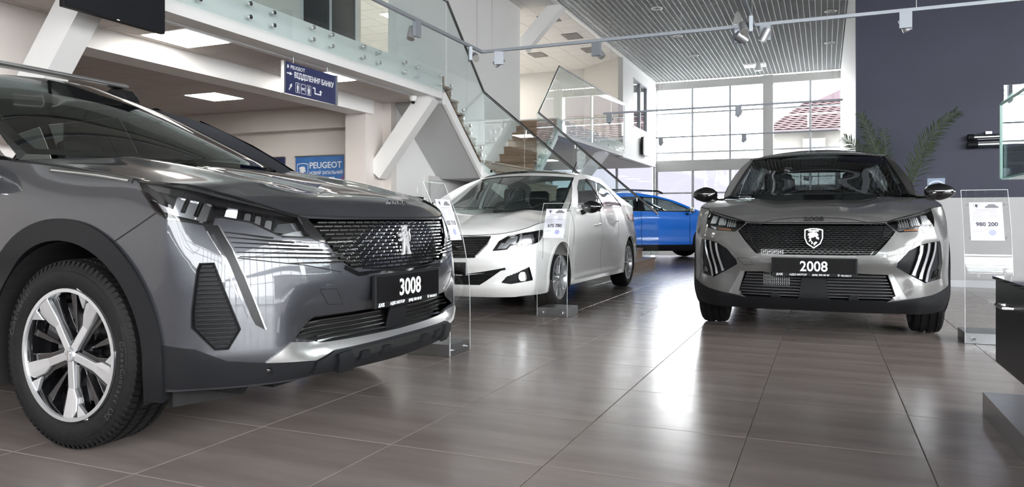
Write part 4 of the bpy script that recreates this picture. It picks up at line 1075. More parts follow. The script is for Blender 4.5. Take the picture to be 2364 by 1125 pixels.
# grille: dark recess, rows of short chrome dashes
c.panel('grille_backing', sym([(a, b) for a, b in GR]), DARK, (), .05, -.045, 0, both=False)
GP = [(a, b) for a, b in GR]
gpoly = sym(GP)
bar = MB(); barc = []
for r in range(13):
    z = .66 + r * .0152
    row = []
    for k in range(-12, 13):
        s0 = (k + (.5 if r % 2 else 0)) * .052; fr = abs(s0) / .55
        L = .034 + .016 * fr
        mid = np.array([s0]); zz = z
        if not inpoly(np.array([s0 - L / 2, s0 + L / 2]), np.array([zz, zz]), gpoly).all(): continue
        row.append((s0, L))
    # continuous dark blade behind the dashes
    if row:
        lo_, hi_ = row[0][0] - row[0][1] / 2, row[-1][0] + row[-1][1] / 2
        c.panel('grille_blade', [(lo_, z - .0035), (hi_, z - .0035), (hi_, z + .0035), (lo_, z + .0035)], GLOSSB, (), .04, -.014, .03, both=False)
    for s0, L in row:
        hh = .0022 + .0020 * (1 - abs(s0) / .6)
        c.panel('grille_dash', [(s0 - L / 2, z - hh), (s0 + L / 2, z - hh), (s0 + L / 2, z + hh), (s0 - L / 2, z + hh)], CHROME, (), .04, -.006, .012, both=False)
c.strip('grille_lower_lip', [(q, .638 + .0 * q) for q in np.linspace(0, .33, 8)] + [(.40, .668)], .016, GLOSSB, .004, .02)
# black triangle between lamp and grille, and fins running out under the lamp
c.panel('grille_corner', [(.585, .862), (.548, .858), (.472, .758), (.505, .768), (.548, .782)], GLOSSB, (), .03, .003, .01)
for i, (a0, z0, a1, z1) in enumerate([(.872, .808, .70, .784), (.862, .790, .62, .766), (.850, .772, .56, .752), (.840, .755, .50, .738), (.830, .738, .46, .722), (.822, .722, .43, .706), (.66, .694, .40, .690)]):
    c.strip('fin_slot', [(a0, z0), ((a0 + a1) / 2, (z0 + z1) / 2), (a1, z1)], [.003, .006, .008], SHUT, .0012, 0)
    c.strip('fin_trim', [((a0 * .55 + a1 * .45), (z0 * .55 + z1 * .45) + .005), (a1 - .03, z1 + .004)], [.0025, .005], CHROME if i > 1 else PAINT_G, .003, .004)
c.strip('bumper_gap', [(.842, .72), (.692, .699), (.591, .686), (.42, .651)], .003, SHUT, .0012, 0)
# emblem: rampant lion
LION = [(.02, .60), (.10, .62), (.20, .58), (.26, .48), (.22, .40), (.30, .30), (.32, .10), (.28, -.08), (.34, -.26), (.30, -.42), (.36, -.50), (.40, -.60), (.22, -.60), (.20, -.50), (.14, -.30), (.06, -.22), (-.02, -.36), (-.06, -.50), (-.10, -.60), (-.30, -.60), (-.26, -.52), (-.20, -.48), (-.14, -.30), (-.10, -.10), (-.06, .06), (-.16, .02), (-.28, -.06), (-.36, -.02), (-.32, .06), (-.20, .12), (-.10, .18), (-.22, .18), (-.34, .14), (-.40, .20), (-.34, .28), (-.18, .28), (-.06, .30), (-.10, .40), (-.14, .46), (-.08, .52), (-.04, .50)]
def lion(parent, M, s, depth, m):
    o = flat('lion_emblem', [(a * s, b * s) for a, b in LION], m, parent, M, depth)
    bv = o.modifiers.new('edge', 'BEVEL'); bv.width = depth * .45; bv.segments = 2; bv.limit_method = 'ANGLE'
    tl = MB().tube([M @ Vector((x * s, y * s, depth * .5)) for x, y in ((.26, -.10), (.44, -.02), (.50, .16), (.44, .34), (.52, .46))], s * .03, 8).build('lion_tail', m, parent, 60)
    for q in ((-.02, .44), (.12, .36), (.18, .2)):
        MB().tube([M @ Vector((q[0] * s, q[1] * s, depth)), M @ Vector(((q[0] - .12) * s, (q[1] - .1) * s, depth))], s * .012, 6).build('lion_detail', mat('emblem_dark', (.1, .1, .1), .2, 1.), parent, 60)
lion(suv, frame_mat((.888, 0.005, .762), (0, 1, 0), (-.12, 0, 1)), .105, .012, mat('emblem_silver', (.80, .80, .81), .22, .55))
# headlamps
for sg in (1, -1):
    hl = c.panel('headlamp', [(a * sg, b) for a, b in HL], LAMPB, (), .03, -.055, 0, both=False)[0]
    bz = 1
    def sub(nm, poly, m, off, thick=.01, step=.02): return c.panel(nm, [(a * sg, b) for a, b in poly], m, (), step, off, thick, parent=hl, both=False)
    sub('lamp_top_bezel', [(1.22, .985), (1.034, .970), (.857, .937), (.70, .90), (.60, .866), (.66, .868), (.78, .888), (.90, .905), (1.02, .925), (1.15, .955)], GLOSSB, -.012)
    for a, b, w_, h_, m_ in ((1.045, .905, .030, .030, LAMPR), (1.00, .895, .028, .034, LAMPR), (.955, .885, .030, .036, LAMPR), (.85, .868, .045, .030, mat('lamp_white', (.75, .78, .85), .3)), (.79, .853, .024, .030, LAMPR), (.75, .843, .022, .030, LAMPR), (.71, .830, .026, .026, LAMPR)):
        sub('projector_lens', rounded([(a - w_ / 2 + .008, b - h_), (a + w_ / 2 + .008, b - h_ * .8), (a + w_ / 2 - .008, b + h_), (a - w_ / 2 - .008, b + h_ * .9)], .008), m_, -.02, .025)
        sub('projector_bezel', [(a - w_ / 2 - .004, b - h_), (a - w_ / 2 + .0, b - h_), (a - w_ / 2 - .014, b + h_), (a - w_ / 2 - .02, b + h_)], GLOSSB, -.010, .03)
    sub('light_guide', [(1.165, .905), (1.13, .885), (1.05, .868), (.97, .852), (.955, .842), (.965, .862), (1.05, .884), (1.12, .905), (1.17, .925)], LAMPR, -.018)
    sub('light_guide', [(.66, .80), (.555, .79), (.57, .815), (.60, .812)], LAMPR, -.02)
    sub('reflector_panel', [(.69, .815), (.565, .795), (.585, .850), (.66, .845)], mat('lamp_smoke', (.16, .17, .18), .15, .8), -.03)
    sub('lamp_lens', HL, LENS, .001, .004, .03)
    for q in range(2): pass
c.strip('headlamp_seal', HL + HL[:1], .007, GLOSSB, .002, .006)
# daytime running strip
DRLo = c.panel('running_lamp', DRL, mat('drl_smoke', (.008, .008, .009), .3, spec=.25), (), .02, .004, .012)
for o, sg in zip(DRLo, (1, -1)):
    c.strip('lamp_guide', [(sg * .915, .80), (sg * .862, .70), (sg * .815, .575), (sg * .79, .51)], .010, mat('lamp_guide_dark', (.10, .10, .11), .08, .6), .006, .003, parent=o, both=False)
    c.strip('lamp_guide', [(sg * .935, .81), (sg * .876, .72), (sg * .83, .585)], .004, CHROME, .006, .003, parent=o, both=False)
c.strip('running_lamp_edge', [(.893, .83), (.847, .751), (.806, .655), (.776, .575), (.737, .466)], .004, CHROME, .006, .003)
# vertical side inserts with ribs
for sg in (1, -1):
    fi = c.panel('bumper_insert', [(a * sg, b) for a, b in FOG], BLACKP, (), .02, -.022, 0, both=False)[0]
    fx = [(a * sg, b) for a, b in FOG]
    c.strip('insert_wall', fx + fx[:1], .007, BLACKP, -.001, .026, parent=fi, both=False)
    for r in range(19):
        z = .418 + r * .0152
        q = [a for a in np.linspace(.82, .98, 80) if inpoly(np.array([a]), np.array([z]), FOG)[0]]
        if len(q) > 3: c.strip('rib', [((q[0] + .010) * sg, z), ((q[-1] - .010) * sg, z)], .007, BLACKP, -.010, .012, parent=fi, both=False)
# lower grille, skid plate, dark lower cladding
c.panel('lower_grille_backing', sym(LG), DARK, (), .06, -.06, 0, both=False)
for r in range(6):
    z = .398 + r * .0165; e = .60 - abs(z - .425) * .9 if z > .425 else .50
    for sg in (1, -1):
        c.strip('lower_grille_bar', [(sg * .075, z), (sg * .3, z + .001), (sg * (e - .09), z + .002), (sg * (e - .005), z - .002)], .005, mat('bar_dark_chrome', (.25, .25, .26), .2, 1.), -.012, .02, both=False)
MB().prism([(.84, -.07, .385), (.84, .07, .385), (.868, .07, .50), (.868, -.07, .50)], (.012, 0, 0)).build('sensor_cover', BLACKP, suv, bevel=.004)
c.panel('skid_plate', sym([(0, .378), (.44, .384), (.49, .386), (.645, .412), (.735, .349), (.535, .331), (.45, .354), (0, .356)]), SATIN, (), .03, .006, .03, both=False)
c.panel('lower_valance', sym([(0, .352), (.45, .350), (.535, .327), (.55, .285), (0, .27)]), BLACKP, (), .03, .016, .02, both=False)
for a in (.12, .26): c.panel('valance_rib', [(a, .31), (a + .07, .31), (a + .06, .335), (a + .015, .335)], BLACKP, (), .02, .03, .02)
c.panel('valance_recess', sym([(0, .345), (.40, .343), (.36, .318), (0, .314)]), DARK, (), .03, .0168, .002, both=False)
c.panel('tow_bracket', [(.36, .285), (.44, .285), (.45, .34), (.38, .345)], BLACKP, (), .02, .034, .02)
c.panel('bumper_cladding', [(.54, .328), (.735, .348), (.865, .366), (.967, .411), (1.08, .421), (1.16, .421), (1.14, .27), (.9, .275), (.545, .275)], BLACKP, (), .03, .005, .02)
se = c.S(np.array([-.716]), np.array([.318]))[0]
for sg in (1, -1): MB().lathe([(0, .012), (.012, .012), (.014, .008), (.016, 0)], 'x', 20).build('parking_sensor', GLOSSB, suv, 40).location = (se[0] - .004, se[1] * -sg, se[2])
c.strip('tow_cover_gap', [(.528, .594), (.448, .589), (.396, .526), (.477, .532), (.528, .594)], .0025, SHUT, .001, 0)
# wheel-arch cladding
for sc_ in (SW, SW2):
    R1, R2 = .425, .505
    ar = arc_pts(sc_, .35, R1, .225, .225, 44); ar2 = arc_pts(sc_, .35, R2, .225, .225, 44)
    c.panel('arch_cladding', ar2 + ar[::-1], BLACKP, (), .025, .012, .05)
c.panel('sill_cladding', [(SW + .47, .40), (SW2 - .47, .40), (SW2 - .47, .23), (SW + .47, .23)], BLACKP, (), .08, .008, .02)
# fender gap, vent strip, door gaps
c.strip('fender_gap', [(1.115, .878), (1.194, .832), (1.315, .768), (1.34, .745)], .004, SHUT, .001, 0)
c.strip('vent_strip', [(1.262, .989), (1.45, 1.013), (1.70, 1.040)], .018, GLOSSB, .003, .004); c.strip('vent_strip_chrome', [(1.28, .988), (1.45, 1.010), (1.69, 1.036)], .005, CHROME, .006, .003)
sd = c.s_at_x(-.62)
c.strip('door_gap', [(sd, .42), (sd, .9), (sd - .02, 1.08)], .006, SHUT, .001, 0); c.strip('door_gap', [(sd + 1.05, .42), (sd + 1.05, 1.1)], .006, SHUT, .001, 0)
# glasshouse
cb = Cabin(c, [(.3, .62, 1.56), (-1.25, .61, 1.545), (-2.0, .60, 1.57), (-2.9, .58, 1.55), (-3.3, .56, 1.50)])
AO = [(-.30, 1.082), (-.62, 1.28), (-.95, 1.445), (-1.22, 1.525)]
WI = [(-.46, .735, 1.125), (-.76, .69, 1.28), (-1.06, .635, 1.43), (-1.36, .575, 1.555)]
roofl = [(x, float(cb.rz(x))) for x in np.linspace(-1.25, -3.1, 16)]
belt = [(x, float(np.interp(x, cb.bx, cb.bz))) for x in np.linspace(-3.25, -.36, 20)]
WIN = [[(-.42, 1.105), (-.95, 1.40), (-1.30, 1.50), (-1.55, 1.51), (-1.55, 1.125)], [(-1.62, 1.13), (-1.62, 1.512), (-2.3, 1.50), (-2.45, 1.14)], [(-2.52, 1.145), (-2.40, 1.49), (-2.75, 1.44), (-2.9, 1.16)]]
cb.panel('cabin_side', AO + roofl + belt, GLOSSB, WIN)
for w_ in WIN: cb.panel('side_window', w_, CARGLASS_D, (), -.004)
for sg in (1,):
    pts = [(-.335, 1.092), (-.66, 1.292), (-.98, 1.448)]
    cb.panel('window_chrome', [(a + .012, b + .012) for a, b in pts] + [(a - .012, b - .016) for a, b in pts[::-1]], CHROME, (), .006, .004)
a3 = [tuple(cb.side(np.array([x]), np.array([z]))[0]) for x, z in AO]
ruled('windscreen_pillar', WI, a3, PAINT_G, suv)
screen(c, WI, (.43, .15), (-.005, .045), CARGLASS, 'windscreen', off=0., flip=1, bm=GLOSSB, bw=.05)
rr = [(-1.36, .575, 1.555)]
def roof_fn(x, y):
    Y = cb.ry(x); return np.stack([x, y, cb.rz(x) + .052 * (1 - (y / Y) ** 2)], -1)
hdr = [(-1.36 + .15 * (1 - u * u), .575 * u) for u in np.linspace(1, -1, 17)]
V, T = cdt_fill(hdr + [(x, -float(cb.ry(x))) for x in np.linspace(-1.3, -3.2, 12)] + [(x, float(cb.ry(x))) for x in np.linspace(-3.2, -1.3, 12)], (), .06)
link('roof', surf_mesh('roof', V, T, roof_fn, 1), GLOSSB, suv)
screen(c, [(-3.45, .68, 1.15), (-3.2, .56, 1.50)], (-.05, -.05), (0, .05), CARGLASS_D, 'rear_window', flip=-1)
# roof cross bar
t = MB()
for sg in (1, -1):
    MB().prism([(-1.66, sg * .56, 1.60), (-1.44, sg * .56, 1.585), (-1.47, sg * .56, 1.635), (-1.51, sg * .56, 1.675), (-1.60, sg * .56, 1.69), (-1.64, sg * .56, 1.67)], (0, sg * .10, 0)).build('bar_foot', BLACKP, suv, bevel=.012)
MB().prism([(-1.59, -.62, 1.685), (-1.51, -.62, 1.685), (-1.50, -.62, 1.70), (-1.53, -.62, 1.715), (-1.59, -.62, 1.71)], (0, 1.24, 0)).build('roof_bar', SATIN, suv, bevel=.006)
mirror_wing(c, -.62, 1.02, 1.10, GLOSSB, BLACKP)
interior(c, (-1.25, -2.15), .37, .38, -.25, .72, 1.02)
MB().box(-.9, .66, -.55, .55, .22, .26).build('undertray', BLACKP, suv); MB().box(-3.2, -.9, -.7, .7, .2, .24).build('undertray', BLACKP, suv)
for sg in (1, -1): MB().prism([(.47, sg * .86, .27), (.47, sg * .86, .20), (.56, sg * .62, .20), (.60, sg * .60, .27)], (.02, .0, .0)).build('wheel_deflector', RUBBER, suv)
wells(c, (0, -2.675), .42, .50, .90)
for x in (0, -2.675):
    for sg in (1, -1):
        big = (x == 0 and sg < 0)
        ww = wheel(suv, 'wheel', (x, sg * .79, .352), .346, .225, .2425, 'two_tone', sg, 0, tread=big)
        if big:
            RL = mat('tyre_letter', (.045, .045, .047), .5)
            arc_text(ww, 'CrossContact LX2', .290, 3.42, .030, .1128, RL); arc_text(ww, 'Continental', .290, .55, .030, .1128, RL)
            lion(ww, frame_mat((0, .1128 * .86 + .003, 0), (-1, 0, 0), (0, 0, 1)), .034, .002, CHROME)
plate(c, .925, .560, '3008')

# ================================================================== GREY CROSSOVER (facing the camera)
C2008 = [(.86, 0, .21, .832, 'f'), (.855, .20, .21, .832, 'f'), (.84, .38, .21, .834, 'f'), (.80, .54, .21, .846, 'f'), (.73, .68, .21, .876, 'c'), (.63, .79, .21, .908, 'c'),
         (.52, .85, .22, .934, 'c'), (.40, .875, .22, .953, 'w'), (.0, .885, .22, 1.01, 'w'), (-.5, .878, .22, 1.052, 'd'), (-1.5, .88, .22, 1.07, 'd'),
         (-2.3, .885, .22, 1.085, 'w'), (-2.9, .86, .25, 1.10, 'r'), (-3.2, .78, .28, 1.10, 'r'), (-3.4, .5, .3, 1.10, 'r'), (-3.44, 0, .3, 1.10, 'r')]
P2008 = {'f': [(.15, .16), (.21, .11), (.26, .06), (.31, .03), (.38, .03), (.46, .03), (.52, .012), (.56, .0), (.62, .004), (.70, .022), (.78, .045), (.832, .07), (.9, .13)],
         'c': [(.15, .11), (.21, .06), (.3, .01), (.4, .0), (.5, .01), (.6, .004), (.7, .006), (.78, .025), (.85, .05), (.92, .09), (1.0, .15)],
         'w': [(.15, .05), (.2, .03), (.35, .0), (.7, .0), (.82, .01), (.92, .03), (.97, .05), (1.03, .075), (1.1, .11)],
         'd': [(.15, .1), (.2, .06), (.3, .03), (.4, .02), (.5, .03), (.62, .03), (.75, .01), (.88, .0), (.98, .02), (1.05, .045), (1.2, .11)],
         'r': [(.15, .1), (.25, .04), (.4, 0), (.6, .0), (.8, .03), (1.0, .05), (1.1, .07), (1.3, .14)]}

PAINT_G2 = mat('paint_grey_solid', (.125, .124, .122), .36, .2, 1.)
cro = empty('crossover', (-.068, 6.38, 0), -PI / 2, 'solid grey crossover facing the viewer with lion-head shield and claw lamps', 'car')
c = Car(cro, C2008, P2008)
SW = c.s_at_x(0.); SW2 = c.s_at_x(-2.605)
HL = [(.93, .930), (.70, .890), (.49, .838), (.482, .826), (.505, .80), (.555, .767), (.70, .775), (.83, .797), (.86, .84), (.90, .895)]
CLAW = [(.865, .712), (.77, .704), (.69, .690), (.60, .645), (.52, .565), (.518, .525), (.715, .418), (.87, .445), (.905, .547), (.88, .68)]
GR = [(0, .822), (.30, .822), (.47, .828), (.53, .770), (.46, .69), (.385, .612), (.2, .606), (0, .606)]
LG = [(0, .484), (.25, .484), (.47, .478), (.535, .335), (.46, .285), (.2, .285), (0, .285)]
car_body(c, PAINT_G2, [(SW, .335, .40), (SW2, .335, .40)], [HL, CLAW, sym(GR), sym(LG)])
def hf2(x, y):
    a = np.abs(y); k = np.clip((.75 - x) / .4, 0, 1)
    return .014 * np.exp(-((a - .50) / .10) ** 2) * k - .008 * np.exp(-((a - .28) / .10) ** 2) * k
sA = c.s_at_x(-.30)
hood, _h = car_hood(c, sA, [(.79, .832), (.775, .865), (.70, .895), (.5, .94), (.3, .975), (.1, 1.0), (-.1, 1.02), (-.4, 1.045)], .02, PAINT_G2, 3.0, hf2)
c.strip('hood_gap', [(q, float(c.zt(q)) - .002) for q in np.linspace(0, sA, 60)], .006, SHUT, .0012, 0)
for s_ in (1,): MB().tube([_h(np.array([x]), np.array([y]))[0] + np.array([0, 0, .001]) for x, y in [(.775, y) for y in np.linspace(-.42, .42, 20)]], .0018, 5).build('hood_nose_gap', SHUT, cro)
text('hood_badge', '2008', .045, mat('badge_black', (.02, .02, .02), .3), cro, frame_mat((.786, 0, .843), (0, 1, 0), (-.4, 0, 1)), .003, xs=1.5)
# grille of small scales
c.panel('grille_backing', sym(GR), DARK, (), .05, -.04, 0, both=False)
gpoly = sym(GR); mb = MB()
SCALE = mat('grille_scale', (.018, .019, .021), .22)
scale_me = None
for r in range(15):
    z = .615 + r * .0142
    for k in range(-14, 15):
        s0 = (k + (.5 if r % 2 else 0)) * .037
        if not inpoly(np.array([s0 - .017, s0 + .017]), np.array([z - .002, z + .009]), gpoly).all(): continue
        p = c.S(np.array([s0 - .017, s0, s0 + .017, s0 - .017, s0, s0 + .017]), np.array([z + .006, z + .001, z + .006, z + .010, z + .006, z + .010])); p[:, 0] -= .006
        q = p.copy(); q[:, 0] -= .02
        MB().add(np.vstack([p, q]), [(0, 1, 4, 3), (1, 2, 5, 4), (0, 6, 7, 1), (1, 7, 8, 2), (3, 4, 10, 9), (4, 5, 11, 10), (0, 3, 9, 6), (2, 8, 11, 5)]).build('grille_scale', SCALE, cro)
c.strip('grille_frame', [(.47, .826), (.44, .74), (.395, .66), (.355, .612)], .006, GLOSSB, .003, .01)
c.panel('radiator_mesh', [(-.36, .612), (-.20, .612), (-.20, .645), (-.36, .650)], mat('radiator', (.16, .16, .16), .4, .8), (), .05, -.036, .003, both=False)
for k in range(11): c.strip('radiator_fin', [(-.35 + k * .0145, .614), (-.35 + k * .0145, .646)], .005, mat('radiator_fin', (.42, .42, .42), .3, .9), -.03, .004, both=False)
# shield emblem
EM = frame_mat((.838, 0, .722), (0, 1, 0), (-.12, 0, 1))
eo = flat('shield_emblem', [(a * .118, b * .118) for a, b in SHIELD], mat('emblem_base', (.008, .008, .009), .55, spec=.15), cro, EM, .010)
shield(eo, EM @ Matrix.Translation((0, 0, .010)), .118, CHROME, CHROME, None, .004); flat('lion_detail', [(-.02, .0), (.015, .012), (.02, -.02), (.0, -.035), (-.015, -.02)], MATS['emblem_base'], eo, EM @ Matrix.Translation((0, 0, .0150)), .001)
for k in range(4): MB().tube([EM @ Vector((-.03 + k * .018, .030 - k * .004, .0155)), EM @ Vector((-.036 + k * .022, -.008 - k * .006, .0155))], .0025, 5).build('lion_detail', MATS['emblem_base'], eo)
text('emblem_lettering', 'PEUGEOT', .015, CHROME, eo, EM @ Matrix.Translation((0, .045, .012)), .001)
# headlamps
for sg in (1, -1):
    hl = c.panel('headlamp', [(a * sg, b) for a, b in HL], LAMPB, (), .03, -.05, 0, both=False)[0]
    def sub(nm, poly, m, off, thick=.01, step=.02): return c.panel(nm, [(a * sg, b) for a, b in poly], m, (), step, off, thick, parent=hl, both=False)
    for a, w_ in ((.80, .085), (.69, .085), (.60, .07)):
        z = .845 + (a - .69) * .12
        sub('reflector', rounded([(a - w_ / 2, z - .030), (a + w_ / 2, z - .024), (a + w_ / 2, z + .036), (a - w_ / 2, z + .028)], .012), LAMPR, -.022, .02)
        for j in range(4): sub('reflector_flute', [(a - w_ / 2 + .012 + j * .018, z - .028), (a - w_ / 2 + .017 + j * .018, z - .028), (a - w_ / 2 + .017 + j * .018, z + .030), (a - w_ / 2 + .012 + j * .018, z + .030)], SATIN, -.018, .01)
    sub('indicator', [(.60, .775), (.72, .783), (.72, .798), (.60, .790)], mat('amber', (.22, .09, .03), .3), -.02)
    sub('light_guide', [(.74, .784), (.83, .803), (.835, .818), (.74, .80)], LAMPR, -.018)
    sub('lamp_lens', HL, LENS, .001, .004, .03)
c.strip('headlamp_seal', HL + HL[:1], .006, GLOSSB, .002, .006)
# claw lamps
for sg in (1, -1):
    cl = c.panel('claw_recess', [(a * sg, b) for a, b in CLAW], BLACKP, (), .03, -.02, 0, both=False)[0]
    c.strip('claw_edge', [(a * sg, b) for a, b in CLAW + CLAW[:1]], .012, PAINT_G2, .001, .022, parent=cl, both=False)
    for (a0, z0, a1, z1) in ((.825, .700, .735, .432), (.765, .694, .695, .452), (.705, .680, .645, .476)):
        k = .78 if a0 > .8 else .70
        c.strip('claw_lamp', [(sg * a0, z0), (sg * (a0 - .008), z0 - .05), (sg * ((a0 - .008) * .45 + a1 * .55), (z0 - .05) * .45 + z1 * .55), (sg * a1, z1)], .020, mat('drl_glass', (.72, .74, .78), .12, .7), -.004, .014, parent=cl, both=False)
        c.strip('claw_lamp_rim', [(sg * (a0 - .016), z0), (sg * (a0 - .024), z0 - .05), (sg * (a1 - .016), z1)], .005, GLOSSB, .0, .014, parent=cl, both=False)
    for j in range(4): c.strip('claw_slot', [(sg * (.80 + j * .022), .455 + j * .004), (sg * (.835 + j * .016), .50 + j * .004)], .007, GLOSSB, -.012, .006, parent=cl, both=False)
# lower grille
c.panel('lower_grille_backing', sym(LG), DARK, (), .06, -.05, 0, both=False)
for r in range(8):
    z = .315 + r * .021; e = .525 - max(0, z - .335) * .42
    for sg in (1, -1): c.strip('lower_grille_bar', [(sg * .085, z), (sg * (e * .6), z), (sg * (e - .006), z)], .006, mat('bar_dark', (.05, .05, .055), .3), -.012, .02, both=False)
for k in range(13): c.strip('radiator_fin', [(-.34 + k * .0145, .385), (-.34 + k * .0145, .475)], .006, MATS['radiator_fin'], -.042, .003, both=False)
c.panel('grille_centre_panel', sym([(0, .47), (.075, .47), (.095, .32), (.11, .285), (0, .285)]), BLACKP, (), .04, -.006, .02, both=False)
c.panel('grille_wedge', [(.475, .482), (.505, .482), (.60, .318), (.52, .305), (.505, .325), (.525, .335)], mat('wedge_grey', (.30, .30, .30), .4, .6), (), .03, .002, .02)
c.panel('radar_pod', [(.22, .292), (.29, .292), (.28, .335), (.235, .335)], BLACKP, (), .03, -.004, .02)
c.panel('lower_valance', sym([(0, .288), (.46, .288), (.535, .300), (.60, .312), (.78, .342), (.95, .385), (1.06, .40), (1.05, .22), (.8, .21), (0, .212)]), BLACKP, (), .035, .006, .03, both=False)
c.strip('tow_cover_gap', [(-.52, .575), (-.43, .575), (-.40, .53), (-.47, .525), (-.52, .575)], .0025, SHUT, .001, 0, both=False)
for sc_ in (SW, SW2):
    c.panel('arch_cladding', arc_pts(sc_, .335, .455, .225, .225, 36) + arc_pts(sc_, .335, .39, .225, .225, 36)[::-1], BLACKP, (), .03, .010, .04)
c.panel('sill_cladding', [(SW + .43, .38), (SW2 - .43, .38), (SW2 - .43, .23), (SW + .43, .23)], BLACKP, (), .08, .008, .02)
# glasshouse
cb = Cabin(c, tuck=.085, paint=PAINT_G2, roof=[(.3, .58, 1.48), (-1.05, .585, 1.44), (-1.7, .575, 1.465), (-2.6, .55, 1.45), (-3.2, .52, 1.40)])
AO = [(-.22, 1.038), (-.50, 1.19), (-.78, 1.34), (-1.08, 1.425)]
WI = [(-.36, .70, 1.063), (-.62, .66, 1.19), (-.88, .61, 1.325), (-1.15, .565, 1.438)]
WIN = [[(-.38, 1.06), (-.85, 1.31), (-1.15, 1.40), (-1.45, 1.405), (-1.45, 1.075)], [(-1.52, 1.08), (-1.52, 1.405), (-2.2, 1.39), (-2.35, 1.095)]]
cb.panel('cabin_side', AO + [(x, float(cb.rz(x))) for x in np.linspace(-1.1, -3.0, 14)] + [(x, float(np.interp(x, cb.bx, cb.bz))) for x in np.linspace(-3.1, -.28, 18)], PAINT_G2, WIN)
for w_ in WIN: cb.panel('side_window', w_, CARGLASS_D, (), -.004)
a3 = [tuple(cb.side(np.array([x]), np.array([z]))[0]) for x, z in AO]
ruled('windscreen_pillar', WI, a3, PAINT_G2, cro)
CARGLASS_S = glass('windscreen_smoke', (.38, .43, .43), .07)
screen(c, WI, (.36, .11), (-.01, .024), CARGLASS_S, 'windscreen', flip=1, bm=GLOSSB, bw=.035, header=(PAINT_G2, .955))
RS = [(-.60, 1.0), (.60, 1.0), (.50, 1.43), (-.50, 1.43)]; RH = [(-.31, 1.19), (.31, 1.19), (.29, 1.385), (-.33, 1.39)]
V, T = cdt_fill(RS, [RH], .08); link('rear_surround', surf_mesh('rear_surround', V, T, lambda a, b: np.stack([-2.72 + 0 * a, a, b], -1), 1), MATS['cabin_trim'], cro)
MB().box(-2.74, -1.2, -.54, .54, 1.425, 1.435).build('headliner', MATS['cabin_trim'], cro)
def roof_fn2(x, y):
    Y = cb.ry(x); return np.stack([x, y, cb.rz(x) + .058 * (1 - (y / Y) ** 2)], -1)
V, T = cdt_fill([(-1.15 + .11 * (1 - u * u), .565 * u) for u in np.linspace(1, -1, 17)] + [(x, -float(cb.ry(x))) for x in np.linspace(-1.12, -3.0, 12)] + [(x, float(cb.ry(x))) for x in np.linspace(-3.0, -1.12, 12)], (), .06)
link('roof', surf_mesh('roof', V, T, roof_fn2, 1), PAINT_G2, cro)
screen(c, [(-3.34, .62, 1.10), (-3.0, .50, 1.42)], (-.06, -.04), (0, .05), glass('rear_glass', (.75, .85, .86), .06), 'rear_window', flip=-1)
MB().tube([(-2.6, 0, 1.5), (-2.68, 0, 1.58)], .006, 6).build('aerial', BLACKP, cro)
for sg in (1, -1): MB().box(-3.35, -3.0, sg * .60 - .10, sg * .60 + .06, 1.0, 1.16).build('rear_quarter_trim', MATS['cabin_trim'], cro)
MB().box(-3.30, -2.3, -.62, .62, .95, 1.0).build('parcel_shelf', MATS['cabin_trim'], cro); MB().box(-2.25, -2.1, -.62, .62, .3, 1.06).build('rear_bench_back', MATS['cabin_trim'], cro)
MB().box(-.9, -.84, -.12, .12, 1.33, 1.40).build('interior_mirror', BLACKP, cro, bevel=.01)
mirror_wing(c, -.45, .925, 1.078, GLOSSB, BLACKP, .90)
interior(c, (-1.15, -2.0), .36, .36, -.2, .68, .98)
MB().box(-.9, .65, -.55, .55, .2, .24).build('undertray', BLACKP, cro); MB().box(-3.1, -.9, -.68, .68, .2, .24).build('undertray', BLACKP, cro)
wells(c, (0, -2.605), .39, .48, .86, .335)
for x in (0, -2.605):
    for sg in (1, -1): wheel(cro, 'wheel', (x, sg * .765, .338), .336, .215, .225, 'silver', sg)
plate(c, .875, .522, '2008', .55, .13)

# ================================================================== WHITE SEDAN
C301 = [(.84, 0, .17, .715, 'f'), (.835, .20, .17, .715, 'f'), (.815, .38, .17, .718, 'f'), (.77, .54, .17, .727, 'f'), (.69, .67, .17, .748, 'c'), (.58, .77, .18, .776, 'c'),
        (.46, .83, .18, .803, 'c'), (.30, .858, .19, .84, 'w'), (.0, .87, .20, .895, 'w'), (-.5, .866, .20, .955, 'd'), (-1.4, .87, .20, .975, 'd'),
        (-2.2, .872, .20, .995, 'w'), (-2.8, .86, .20, 1.02, 'w'), (-3.2, .82, .22, 1.03, 'r'), (-3.5, .70, .25, 1.03, 'r'), (-3.58, .4, .25, 1.03, 'r'), (-3.6, 0, .25, 1.03, 'r')]
P301 = {'f': [(.12, .12), (.17, .07), (.22, .03), (.27, .012), (.33, .02), (.40, .015), (.46, .0), (.52, .004), (.58, .018), (.65, .035), (.715, .06), (.8, .13)],
        'c': [(.12, .10), (.17, .06), (.24, .015), (.32, .0), (.42, .0), (.5, .004), (.6, .016), (.68, .032), (.74, .055), (.80, .09), (.9, .15)],
        'w': [(.12, .05), (.2, .02), (.3, .0), (.55, .0), (.68, .01), (.78, .03), (.86, .05), (.93, .07), (1.02, .10), (1.1, .14)],
        'd': [(.12, .1), (.2, .05), (.26, .02), (.32, .03), (.45, .03), (.58, .02), (.70, .0), (.82, .01), (.92, .03), (.98, .055), (1.1, .1)],
        'r': [(.12, .1), (.25, .04), (.4, 0), (.6, .0), (.8, .03), (1.0, .05), (1.1, .07)]}

